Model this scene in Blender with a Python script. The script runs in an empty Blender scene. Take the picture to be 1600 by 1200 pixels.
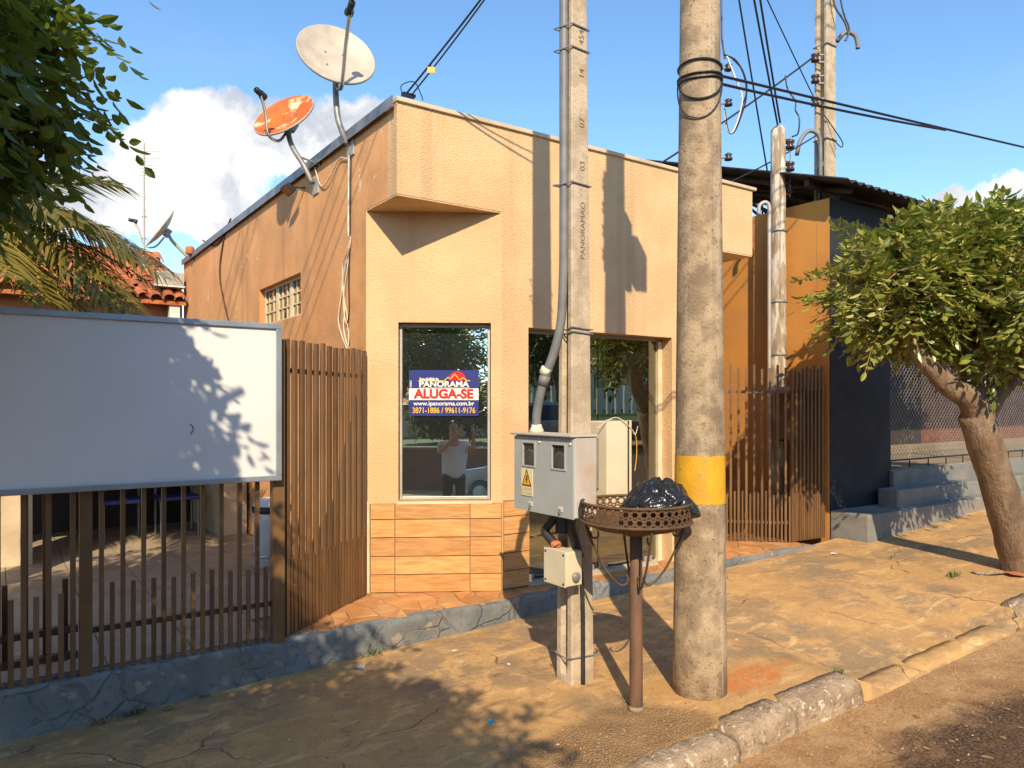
import bpy, math, random
import numpy as np
from mathutils import Vector, Matrix, noise

SC = bpy.context.scene
COL = SC.collection
rad = math.radians

# ------------------------------------------------------------------ camera
FWD = Vector((.566, .824, 0)).normalized()
RGT = Vector((.824, -.566, 0)).normalized()
UP = Vector((0, 0, 1))
cam = bpy.data.objects.new('camera', bpy.data.cameras.new('camera'))
COL.objects.link(cam)
cam.location = (0, 0, 1.6)
cam.rotation_euler = FWD.to_track_quat('-Z', 'Y').to_euler()
cam.data.sensor_width = 36
cam.data.lens = 1170 / 1600 * 36
cam.data.shift_y = 32 / 1600
cam.data.clip_start = .05
cam.data.clip_end = 3000
SC.camera = cam
SC.render.resolution_x, SC.render.resolution_y = 1024, 768

# ------------------------------------------------------------------ light
SUN_EL = 36.5
LDIR = Vector((.51, .86, -math.tan(rad(SUN_EL)))).normalized()
sun = bpy.data.objects.new('sun', bpy.data.lights.new('sun', 'SUN'))
COL.objects.link(sun)
sun.rotation_euler = LDIR.to_track_quat('-Z', 'Y').to_euler()
sun.data.energy = 4.2
sun.data.angle = rad(.53)
sun.data.color = (1, .82, .57)

world = bpy.data.worlds.new('World')
SC.world = world
world.use_nodes = True
SC.view_settings.view_transform = 'Standard'
SC.view_settings.look = 'None'
SC.view_settings.gamma = 1
SC.view_settings.exposure = .6
SC.cycles.caustics_reflective = False
SC.cycles.caustics_refractive = False
SC.cycles.max_bounces = 5
SC.cycles.diffuse_bounces = 2
SC.cycles.glossy_bounces = 2
SC.cycles.transmission_bounces = 2
SC.cycles.use_light_tree = False
world.cycles.sampling_method = 'MANUAL'
world.cycles.sample_map_resolution = 256
SC.cycles.transparent_max_bounces = 6
SC.cycles.sample_clamp_indirect = 6


class NT:
    """small helper to wire shader nodes"""
    def __init__(s, tree):
        s.t = tree
        s.t.nodes.clear()

    def n(s, kind, props=None, **ins):
        nd = s.t.nodes.new('ShaderNode' + kind)
        for k, v in (props or {}).items():
            setattr(nd, k, v)
        for k, v in ins.items():
            key = int(k[1:]) if k[0] == 'i' and k[1:].isdigit() else k.replace('_', ' ')
            s.put(nd.inputs[key], v)
        return nd

    def put(s, inp, v):
        if isinstance(v, bpy.types.NodeSocket):
            s.t.links.new(v, inp)
        elif isinstance(v, bpy.types.Node):
            s.t.links.new(v.outputs[0], inp)
        else:
            inp.default_value = (*v, 1) if isinstance(v, tuple) and len(v) == 3 and inp.type == 'RGBA' else v

    def math(s, op, a, b=0., c=0., clamp=False):
        return s.n('Math', {'operation': op, 'use_clamp': clamp}, i0=a, i1=b, i2=c).outputs[0]

    def vmath(s, op, a, b=(0, 0, 0)):
        nd = s.n('VectorMath', {'operation': op}, i0=a, i1=b)
        return nd.outputs['Value'] if op in ('LENGTH', 'DISTANCE', 'DOT_PRODUCT') else nd.outputs[0]

    def mix(s, fac, a, b, blend='MIX'):
        nd = s.n('Mix', {'data_type': 'RGBA', 'blend_type': blend})
        s.put(nd.inputs[0], fac); s.put(nd.inputs[6], a); s.put(nd.inputs[7], b)
        return nd.outputs[2]

    def noise(s, vec, scale, detail=4, rough=.55, dist=0.):
        nd = s.n('TexNoise', None, Vector=vec, Scale=scale, Detail=detail, Roughness=rough, Distortion=dist)
        return nd.outputs[0]

    def ramp(s, fac, lo, hi):
        """smooth 0..1 between lo and hi"""
        nd = s.n('MapRange', {'interpolation_type': 'SMOOTHSTEP'}, i0=fac, i1=lo, i2=hi)
        return nd.outputs[0]


w = NT(world.node_tree)
sky = w.n('TexSky')
sky.sky_type = 'NISHITA'
sky.sun_disc = False
sky.sun_elevation = rad(SUN_EL)
sky.sun_rotation = rad(210.7)
sky.altitude = 500
sky.air_density = 1.0
sky.dust_density = .25
sky.ozone_density = 2.2
tc = w.n('TexCoord')
dirv = tc.outputs['Generated']
SKY_STR = .15
skyh = w.n('HueSaturation', None, Color=sky.outputs[0], Hue=.496, Saturation=1.12, Value=1.12)
skyc = w.n('VectorMath', {'operation': 'SCALE'}, i0=skyh.outputs[0])
skyc.inputs['Scale'].default_value = SKY_STR
skyc = skyc.outputs[0]
wob = w.n('TexNoise', None, Vector=dirv, Scale=9., Detail=9., Roughness=.62)
off = w.vmath('SUBTRACT', wob.outputs['Color'], (.5, .5, .5))
off = w.n('VectorMath', {'operation': 'SCALE'}, i0=off); off.inputs['Scale'].default_value = .11
dw = w.vmath('ADD', dirv, off.outputs[0])
blobs = [((.208, .931, .30), .085), ((.29, .901, .318), .075), ((.36, .876, .322), .085), ((.43, .86, .30), .08),
         ((.166, .949, .262), .075), ((.124, .963, .228), .06), ((.218, .942, .245), .07), ((.05, .97, .22), .06),
         ((.882, .418, .207), .05), ((.903, .368, .214), .05), ((.921, .332, .205), .07), ((.94, .26, .19), .08),
         ((-.5, .82, .26), .12), ((-.62, .74, .22), .1), ((-.9, .3, .25), .13), ((-.85, -.4, .3), .12), ((-.93, -.28, .24), .1),
         ((-.3, -.9, .28), .13), ((-.15, -.95, .22), .1), ((.4, -.87, .25), .12), ((.5, -.82, .3), .09), ((.85, -.45, .22), .12), ((.95, -.1, .2), .1)]
mask = None
for c, r in blobs:
    c = Vector(c).normalized()
    df = w.vmath('SUBTRACT', dw, tuple(c))
    df = w.vmath('MULTIPLY', df, (1, 1, 1.35))
    k = w.math('DIVIDE', w.vmath('LENGTH', df), r * 1.04)
    m = w.math('SUBTRACT', 1., k)
    mask = m if mask is None else w.math('SMOOTH_MAX', mask, m, .25)
cm = w.ramp(mask, .02, .2)
# thin high veil
veil = w.ramp(w.noise(w.vmath('MULTIPLY', dirv, (1, 1, 3)), 2.2, 6, .6), .45, .95)
n2 = w.noise(dw, 7., 8, .6)
cshade = w.ramp(n2, .38, .62)
ccol = w.mix(cshade, (.42, .45, .51), (.86, .84, .80))
col = w.mix(w.math('MULTIPLY', veil, .10), skyc, (.72, .76, .8))
col = w.mix(cm, col, ccol)
bg = w.n('Background', None, Color=col, Strength=1.)
wo = w.n('OutputWorld', None, Surface=bg)

# ------------------------------------------------------------------ materials
MATS = {}


def mat(name, c1, c2=None, scale=4., rough=.8, bump=0., bscale=60., metal=0., lo=.35, hi=.65, spots=None, spot_scale=6., spot_lo=.66,
        spot_hi=.7, vary=0., spec=.5, stretch=None, grime=None, coat=0., bdetail=4, dist=.01, streak=None, speck=None, cells=None):
    m = bpy.data.materials.new(name)
    m.use_nodes = True
    t = NT(m.node_tree)
    co = t.n('TexCoord').outputs['Object']
    if vary:
        oi = t.n('ObjectInfo')
        ofs = t.n('CombineXYZ', None, X=t.math('MULTIPLY', oi.outputs['Random'], 37.), Y=t.math('MULTIPLY', oi.outputs['Random'], 91.))
        co = t.vmath('ADD', co, ofs.outputs[0])
    if stretch:
        co = t.vmath('MULTIPLY', co, stretch)
    col = c1
    if c2:
        col = t.mix(t.ramp(t.noise(co, scale, 6), lo, hi), c1, c2)
    if grime:
        gc, gs, ga = grime
        col = t.mix(t.math('MULTIPLY', t.ramp(t.noise(co, gs, 8, .65), .42, .72), ga), col, gc)
    if streak:
        kc, ka, kw = streak
        sv = t.vmath('MULTIPLY', co, (kw, kw, kw * .045))
        col = t.mix(t.math('MULTIPLY', t.ramp(t.noise(sv, 1., 5, .6), .5, .74), ka), col, kc)
    if speck:
        pc_, ps_, pa_ = speck
        col = t.mix(t.math('MULTIPLY', t.ramp(t.noise(co, ps_, 3, .7), .56, .66), pa_), col, pc_)
    if cells:
        wn = t.n('TexNoise', None, Vector=co, Scale=5., Detail=4.)
        cw = t.vmath('ADD', co, t.vmath('MULTIPLY', t.vmath('SUBTRACT', wn.outputs['Color'], (.5, .5, .5)), (.14, .14, .14)))
        vo = t.n('TexVoronoi', {'feature': 'DISTANCE_TO_EDGE'}, Vector=cw, Scale=cells[0])
        edge = t.math('MULTIPLY', t.ramp(vo.outputs['Distance'], .07, .01), t.ramp(t.noise(co, 1.6, 3), .42, .58))
        col = t.mix(t.math('MULTIPLY', edge, cells[2]), col, cells[1])
    if spots:
        col = t.mix(t.ramp(t.noise(co, spot_scale, 5), spot_lo, spot_hi), col, spots)
    if vary:
        hs = t.n('HueSaturation', None, Color=col, Value=t.math('MULTIPLY_ADD', oi.outputs['Random'], 2 * vary, 1 - vary))
        col = hs.outputs[0]
    b = t.n('BsdfPrincipled', None, Base_Color=col, Roughness=rough, Metallic=metal)
    b.inputs['Specular IOR Level'].default_value = spec
    if coat:
        b.inputs['Coat Weight'].default_value = coat
    if bump:
        bp = t.n('Bump', None, Strength=bump, Distance=dist, Height=(t.math('SUBTRACT', t.noise(co, bscale, bdetail, .6), edge) if cells else t.noise(co, bscale, bdetail, .6)))
        t.put(b.inputs['Normal'], bp.outputs[0])
    t.n('OutputMaterial', None, Surface=b)
    MATS[name] = m
    return m


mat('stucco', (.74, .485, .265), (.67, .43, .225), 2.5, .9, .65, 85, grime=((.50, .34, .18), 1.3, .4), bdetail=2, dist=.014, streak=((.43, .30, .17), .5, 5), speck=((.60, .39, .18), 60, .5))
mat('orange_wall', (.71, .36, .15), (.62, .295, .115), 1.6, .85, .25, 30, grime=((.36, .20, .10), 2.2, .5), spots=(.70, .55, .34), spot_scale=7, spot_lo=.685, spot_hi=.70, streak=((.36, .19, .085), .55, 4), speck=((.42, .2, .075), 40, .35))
mat('ochre_wall', (.60, .27, .055), (.52, .22, .045), 1.2, .85, .25, 30, grime=((.42, .21, .08), 1.8, .6), streak=((.34, .17, .06), .5, 4))
mat('coping_light', (.62, .50, .34), (.52, .40, .26), 4, .7, .1, 40)
mat('flashing', (.16, .17, .19), (.28, .29, .31), 3, .45, .1, 20, metal=.5)
mat('cream_paint', (.72, .60, .40), (.60, .47, .28), 5, .7, .1, 30)
mat('wood_tile', (.58, .31, .12), (.46, .215, .07), 3.5, .45, .08, 40, stretch=(1.5, 1.5, 14), vary=.14, grime=((.68, .40, .16), 5, .6))
mat('grout', (.20, .12, .07), None, rough=.9)
mat('alu_white', (.72, .72, .70), (.60, .60, .58), 6, .4, spec=.5)
mat('alu_dull', (.50, .47, .42), (.40, .37, .33), 6, .45, metal=.3)
mat('alu_grey', (.40, .43, .46), (.33, .36, .39), 6, .38, metal=.55)
mat('fence_brown', (.165, .085, .034), (.115, .060, .026), 6, .42, .1, 40, grime=((.24, .14, .065), 3, .5), spots=(.45, .40, .34), spot_scale=14, spot_lo=.74, spot_hi=.76, vary=.22)
mat('board_white', (.74, .74, .73), (.70, .70, .69), 1.2, .35, grime=((.62, .62, .60), 1.5, .3))
mat('blue_grey_plinth', (.19, .205, .205), (.125, .14, .145), 3.5, .8, .8, 20, cells=(5.5, (.085, .095, .10), .45), grime=((.23, .20, .16), 3, .55), spots=(.30, .26, .20), spot_scale=7, spot_lo=.62, spot_hi=.66, speck=((.07, .085, .095), 22, .6))
mat('plinth_top', (.36, .25, .15), (.28, .20, .13), 5, .85, .4, 30)
mat('shard_tile', (.55, .26, .09), (.42, .19, .07), 4, .6, .25, 30, vary=.16, grime=((.58, .37, .18), 3, .7))
mat('mortar', (.36, .26, .16), (.27, .19, .12), 6, .9, .4, 60)
mat('yard_tile', (.42, .34, .24), (.35, .28, .19), 3, .6, .1, 40, vary=.08, grime=((.30, .23, .15), 2, .6))
mat('concrete_pole', (.43, .32, .20), (.31, .225, .14), 7, .88, .55, 70, lo=.42, hi=.58, grime=((.145, .105, .07), 3.5, .75), spots=(.085, .06, .042), spot_scale=55, spot_lo=.655, spot_hi=.70, streak=((.56, .47, .35), .6, 13), speck=((.19, .14, .095), 30, .7))
mat('concrete_light', (.54, .44, .32), (.43, .34, .24), 9, .85, .45, 70, lo=.42, hi=.58, grime=((.27, .20, .13), 5, .5), streak=((.33, .25, .16), .5, 18), speck=((.33, .25, .17), 45, .6))
mat('weathered_pole', (.62, .57, .48), (.34, .27, .19), 9, .9, .6, 50, stretch=(1.6, 1.6, .4), lo=.45, hi=.55, grime=((.20, .13, .075), 7, .8), streak=((.17, .10, .06), .7, 16))
mat('yellow_paint', (.72, .37, .010), (.60, .30, .012), 7, .75, .35, 70, spots=(.36, .26, .15), spot_scale=26, spot_lo=.64, spot_hi=.70, streak=((.48, .26, .05), .6, 14), speck=((.5, .3, .06), 40, .5))
mat('meter_grey', (.40, .42, .415), (.36, .38, .375), 3, .45, .05, 20, grime=((.42, .36, .29), 4, .35))
mat('meter_side', (.52, .47, .42), (.45, .40, .35), 5, .6, .1, 30, grime=((.45, .28, .15), 6, .6))
mat('cream_box', (.68, .60, .44), (.60, .52, .37), 3, .5, .05, 20)
mat('smoked_glass', (.035, .032, .03), None, rough=.12, spec=.6)
mat('dial_dark', (.06, .055, .05), (.09, .085, .08), 20, .35)
mat('pipe_grey', (.15, .155, .16), (.20, .20, .20), 8, .5, .05, 20)
mat('black_rubber', (.018, .018, .02), (.03, .03, .032), 10, .55, .1, 40)
mat('wire_black', (.016, .016, .018), None, rough=.5)
mat('wire_white', (.72, .68, .58), (.55, .48, .38), 12, .5)
mat('rust_metal', (.13, .07, .035), (.075, .045, .026), 18, .75, .4, 80, metal=.2, grime=((.22, .11, .045), 9, .6))
mat('bin_post', (.19, .095, .05), (.11, .06, .035), 8, .7, .3, 60, stretch=(1, 1, .4), grime=((.06, .06, .065), 5, .7))
mat('bag_black', (.012, .012, .013), None, rough=.26, bump=.4, bscale=16, spec=.6, dist=.02)
mat('dish_white', (.50, .44, .36), (.43, .375, .305), 5, .5, .05, 20, grime=((.36, .30, .24), 5, .5))
mat('dish_rust', (.62, .13, .018), (.50, .095, .02), 7, .7, .1, 40, stretch=(1, 1, 1), spots=(.85, .62, .36), spot_scale=4.2, spot_lo=.54, spot_hi=.64)
mat('steel_grey', (.20, .20, .20), (.30, .29, .28), 6, .5, .05, 30, metal=.4)
mat('steel_pale', (.46, .43, .39), (.38, .35, .31), 6, .55, .05, 30, metal=.2)
mat('lnb_black', (.025, .025, .028), None, rough=.45)
mat('brass', (.40, .30, .12), None, rough=.4, metal=.8)
mat('clay_tile', (.56, .17, .05), (.40, .10, .035), 6, .85, .5, 60, vary=.35, grime=((.15, .10, .07), 5, .8), speck=((.14, .07, .04), 30, .6))
mat('house_wall', (.42, .19, .08), (.35, .15, .06), 2, .85, .2, 30)
mat('white_trim', (.72, .68, .62), (.6, .55, .5), 5, .7)
mat('dark_inside', (.035, .026, .022), (.05, .038, .03), 2, .9)  # near-black, stands in for the shade inside porch and openings
mat('beige_wall', (.62, .50, .34), (.52, .41, .27), 2, .85, .2, 40, grime=((.42, .30, .18), 2, .5))
mat('navy_wall', (.009, .012, .018), (.015, .017, .023), 2.5, .8, .25, 40, grime=((.03, .034, .042), 2.5, .6))
mat('grey_paint', (.21, .215, .205), (.165, .17, .165), 4, .85, .4, 40, grime=((.32, .27, .21), 2.5, .7), speck=((.12, .12, .11), 25, .5))
mat('brick_red_wall', (.19, .075, .045), (.15, .058, .037), 2, .85, .2, 40)
mat('roof_metal', (.035, .032, .03), (.06, .052, .046), 3, .6, .1, 30, metal=.3)
mat('galv', (.42, .43, .44), (.34, .35, .36), 9, .45, metal=.6)
mat('bark', (.20, .125, .07), (.13, .082, .048), 9, .9, .9, 28, stretch=(1, 1, .5), grime=((.34, .26, .18), 6, .65), dist=.03)
mat('bark_dark', (.05, .035, .025), (.08, .055, .038), 9, .9, .8, 28, dist=.02)
mat('plastic_blue', (.025, .05, .22), None, rough=.4)
mat('can_white', (.68, .68, .66), (.60, .60, .58), 5, .4)
mat('kerb_concrete', (.46, .34, .22), (.31, .22, .14), 9, .9, .9, 55, spots=(.62, .53, .40), spot_scale=24, spot_lo=.57, spot_hi=.66, grime=((.22, .145, .085), 6, .7), speck=((.17, .115, .07), 35, .7), dist=.02)
mat('skin', (.42, .24, .16), None, rough=.6)
mat('shirt_white', (.62, .62, .62), None, rough=.9)
mat('trousers', (.02, .021, .026), None, rough=.9)
mat('hair_dark', (.02, .014, .01), None, rough=.6)
mat('car_paint', (.30, .38, .42), None, rough=.25, metal=.3, coat=.6)
mat('car_glass', (.02, .025, .03), None, rough=.05)
mat('plaster_white', (.70, .68, .62), (.62, .60, .55), 1.5, .85)
mat('lawn', (.07, .13, .03), (.10, .15, .04), 8, .95, .5, 60)
mat('sign_navy', (.018, .03, .19), None, rough=.4)
mat('sign_white', (.80, .78, .72), None, rough=.4)
mat('sign_red', (.66, .012, .015), None, rough=.4)
mat('sign_yellow', (.86, .48, .02), None, rough=.4)
mat('sticker_cream', (.72, .62, .40), None, rough=.6)
mat('sticker_grey', (.38, .34, .22), None, rough=.6)
mat('sticker_orange', (.80, .36, .01), None, rough=.5)
mat('tag_orange', (.80, .38, .03), None, rough=.5)
mat('weed_green', (.08, .13, .035), (.12, .13, .05), 20, .8)
mat('dry_leaf', (.34, .20, .09), (.24, .13, .06), 20, .85)
mat('paper_white', (.78, .78, .76), None, rough=.8)
mat('cap_blue', (.02, .38, .62), None, rough=.4)
mat('brick_bit', (.50, .17, .06), (.40, .13, .05), 12, .9, .4, 60)
mat('grit', (.38, .27, .165), (.16, .105, .065), 40, .9, lo=.45, hi=.55)
mat('porcelain', (.055, .03, .022), None, rough=.25)
mat('emboss_dark', (.20, .14, .085), None, rough=.9)


def leaf_mat(name, ca, cb, cc, trans=.35, rough=.42):
    m = bpy.data.materials.new(name)
    m.use_nodes = True
    t = NT(m.node_tree)
    g = t.n('NewGeometry')
    r = g.outputs['Random Per Island']
    col = t.mix(t.ramp(r, 0, .7), ca, cb)
    col = t.mix(t.ramp(r, .82, 1.), col, cc)
    b = t.n('BsdfPrincipled', None, Base_Color=col, Roughness=rough)
    b.inputs['Specular IOR Level'].default_value = .45
    tr = t.n('BsdfTranslucent', None, Color=t.mix(.55, col, (.32, .38, .04)))
    mx = t.n('MixShader', None, i0=trans, i1=b.outputs[0], i2=tr.outputs[0])
    t.n('OutputMaterial', None, Surface=mx)
    MATS[name] = m


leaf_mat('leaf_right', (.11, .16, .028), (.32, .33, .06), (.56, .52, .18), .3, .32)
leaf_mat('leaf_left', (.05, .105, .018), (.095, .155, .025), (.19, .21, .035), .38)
leaf_mat('leaf_palm', (.13, .125, .025), (.25, .20, .04), (.44, .30, .08), .28, .4)
leaf_mat('leaf_far', (.03, .06, .012), (.05, .085, .018), (.09, .11, .03), .3)


def mirror_mat(name, tint, dark, refl, rough=.004):
    m = bpy.data.materials.new(name)
    m.use_nodes = True
    t = NT(m.node_tree)
    co = t.n('TexCoord').outputs['Object']
    g = t.n('BsdfGlossy', None, Color=tint, Roughness=rough)
    bp = t.n('Bump', None, Strength=.06, Distance=.01, Height=t.noise(co, 1.3, 2))
    t.put(g.inputs['Normal'], bp.outputs[0])
    d = t.n('BsdfDiffuse', None, Color=dark)
    fr = t.n('LayerWeight', None, Blend=.25)
    fac = t.math('MULTIPLY_ADD', fr.outputs['Fresnel'], .5, refl, clamp=True)
    mx = t.n('MixShader', None, i0=fac, i1=d.outputs[0], i2=g.outputs[0])
    t.n('OutputMaterial', None, Surface=mx)
    MATS[name] = m


mirror_mat('film_window', (.80, .88, .88), (.05, .055, .055), .72)
mirror_mat('dark_glass', (.72, .78, .70), (.012, .013, .011), .42)


def sidewalk_mat():
    m = bpy.data.materials.new('sidewalk_concrete')
    m.use_nodes = True
    t = NT(m.node_tree)
    co = t.n('TexCoord').outputs['Object']
    g1 = t.noise(co, .9, 6, .66, .6)
    g2 = t.noise(co, 4.1, 6, .72, .4)
    g3 = t.noise(t.vmath('MULTIPLY', co, (1.0, 3.0, 1)), 2.6, 6, .7, .7)
    g4 = t.noise(co, 26, 6, .75)
    grain = t.noise(co, 120, 4, .75)
    col = t.mix(t.ramp(g1, .36, .60), (.27, .21, .15), (.45, .295, .15))
    col = t.mix(t.math('MULTIPLY', t.ramp(g2, .46, .60), .75), col, (.53, .355, .18))
    col = t.mix(t.math('MULTIPLY', t.ramp(g3, .55, .66), .7), col, (.64, .48, .28))
    col = t.mix(t.math('MULTIPLY', t.ramp(g3, .43, .34), .55), col, (.22, .165, .115))
    col = t.mix(t.math('MULTIPLY', t.ramp(g4, .57, .68), .6), col, (.14, .095, .06))
    col = t.mix(t.math('MULTIPLY', t.ramp(g4, .40, .33), .6), col, (.60, .47, .31))
    # orange soil patch by the pole, rough aggregate at the kerb side
    sp = t.vmath('MULTIPLY', t.vmath('SUBTRACT', co, (3.62, 2.80, 0)), (1.3, 2.6, 0))
    sp = t.math('ADD', t.vmath('LENGTH', sp), t.math('MULTIPLY', t.math('SUBTRACT', g2, .5), 1.1))
    col = t.mix(t.math('MULTIPLY', t.math('MULTIPLY', t.ramp(sp, .52, .18), t.ramp(g4, .62, .42)), .8), col, (.52, .16, .035))
    ap = t.vmath('MULTIPLY', t.vmath('SUBTRACT', co, (2.45, 2.62, 0)), (1.1, 1.9, 0))
    ap = t.ramp(t.math('ADD', t.vmath('LENGTH', ap), t.math('MULTIPLY', t.math('SUBTRACT', g1, .5), .9)), .85, .6)
    peb = t.n('TexVoronoi', None, Vector=co, Scale=95.)
    pc = t.mix(t.ramp(peb.outputs['Distance'], .1, .45), (.52, .38, .22), (.20, .13, .075))
    pc = t.mix(t.ramp(t.noise(co, 7, 4), .4, .65), pc, (.30, .20, .115))
    col = t.mix(t.math('MULTIPLY', ap, .85), col, pc)
    # cracks
    wv = t.n('TexNoise', None, Vector=co, Scale=3.5, Detail=6.)
    cw = t.vmath('ADD', co, t.vmath('MULTIPLY', t.vmath('SUBTRACT', wv.outputs['Color'], (.5, .5, .5)), (.35, .35, 0)))
    vo = t.n('TexVoronoi', {'feature': 'DISTANCE_TO_EDGE', 'voronoi_dimensions': '2D'}, Vector=cw, Scale=.8)
    crack = t.math('MULTIPLY', t.ramp(vo.outputs['Distance'], .005, .001), t.ramp(t.noise(co, 1.4, 3), .46, .6))
    col = t.mix(t.math('MULTIPLY', crack, .85), col, (.09, .06, .04))
    col = t.mix(.5, col, t.mix(grain, (.15, .15, .15), (.85, .85, .85)), 'OVERLAY')
    col = t.mix(1., col, (1.12, 1.0, .80), 'MULTIPLY')
    b = t.n('BsdfPrincipled', None, Base_Color=col, Roughness=.9)
    b.inputs['Specular IOR Level'].default_value = .25
    h = t.math('ADD', t.math('MULTIPLY', grain, .3), t.math('MULTIPLY', g2, .25))
    h = t.math('ADD', h, t.math('MULTIPLY', g4, .35))
    h = t.math('SUBTRACT', h, t.math('MULTIPLY', crack, .8))
    h = t.math('SUBTRACT', h, t.math('MULTIPLY', t.math('MULTIPLY', peb.outputs['Distance'], ap), .7))
    bp = t.n('Bump', None, Strength=.75, Distance=.02, Height=h)
    t.put(b.inputs['Normal'], bp.outputs[0])
    t.n('OutputMaterial', None, Surface=b)
    MATS['sidewalk'] = m


sidewalk_mat()


def road_mat():
    m = bpy.data.materials.new('road_asphalt')
    m.use_nodes = True
    t = NT(m.node_tree)
    co = t.n('TexCoord').outputs['Object']
    grain = t.noise(co, 70, 5, .8)
    g2 = t.noise(co, 2.3, 6, .7, .5)
    gm = t.noise(co, 17, 5, .75)
    col = t.mix(t.ramp(grain, .42, .60), (.050, .034, .025), (.24, .165, .11))
    col = t.mix(t.math('MULTIPLY', t.ramp(gm, .55, .66), .6), col, (.045, .030, .022))
    col = t.mix(t.math('MULTIPLY', t.ramp(g2, .45, .65), .55), col, (.17, .105, .06))
    y = t.n('SeparateXYZ', None, Vector=co).outputs[1]
    e = t.math('ADD', y, t.math('MULTIPLY', t.math('SUBTRACT', g2, .5), 1.0))
    dirt = t.ramp(e, 1.78, 2.12)
    dc = t.mix(t.ramp(t.noise(co, 5, 6), .35, .65), (.46, .295, .155), (.60, .42, .24))
    dc = t.mix(t.math('MULTIPLY', t.ramp(gm, .54, .68), .55), dc, (.22, .13, .07))
    dc = t.mix(.5, dc, t.mix(t.ramp(grain, .3, .7), (.2, .2, .2), (.8, .8, .8)), 'OVERLAY')
    col = t.mix(t.math('MULTIPLY', dirt, .92), col, dc)
    col = t.mix(1., col, (1.08, .95, .80), 'MULTIPLY')
    b = t.n('BsdfPrincipled', None, Base_Color=col, Roughness=.92)
    b.inputs['Specular IOR Level'].default_value = .2
    bp = t.n('Bump', None, Strength=.9, Distance=.02, Height=t.math('ADD', grain, g2))
    t.put(b.inputs['Normal'], bp.outputs[0])
    t.n('OutputMaterial', None, Surface=b)
    MATS['road'] = m


road_mat()

# ------------------------------------------------------------------ mesh helpers
WL = {}


def wloc(o):
    return WL.get(o.name, Vector((0, 0, 0))) if o else Vector((0, 0, 0))


def tag(o, label=None, cat=None, group=None, kind=None):
    if label: o['label'] = label
    if cat: o['category'] = cat
    if group: o['group'] = group
    if kind: o['kind'] = kind
    return o


def thing(name, label, cat, loc=(0, 0, 0), group=None, kind=None):
    o = bpy.data.objects.new(name, None)
    COL.objects.link(o)
    o.location = loc
    o.empty_display_size = .1
    WL[o.name] = Vector(loc)
    return tag(o, label, cat, group, kind)


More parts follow.
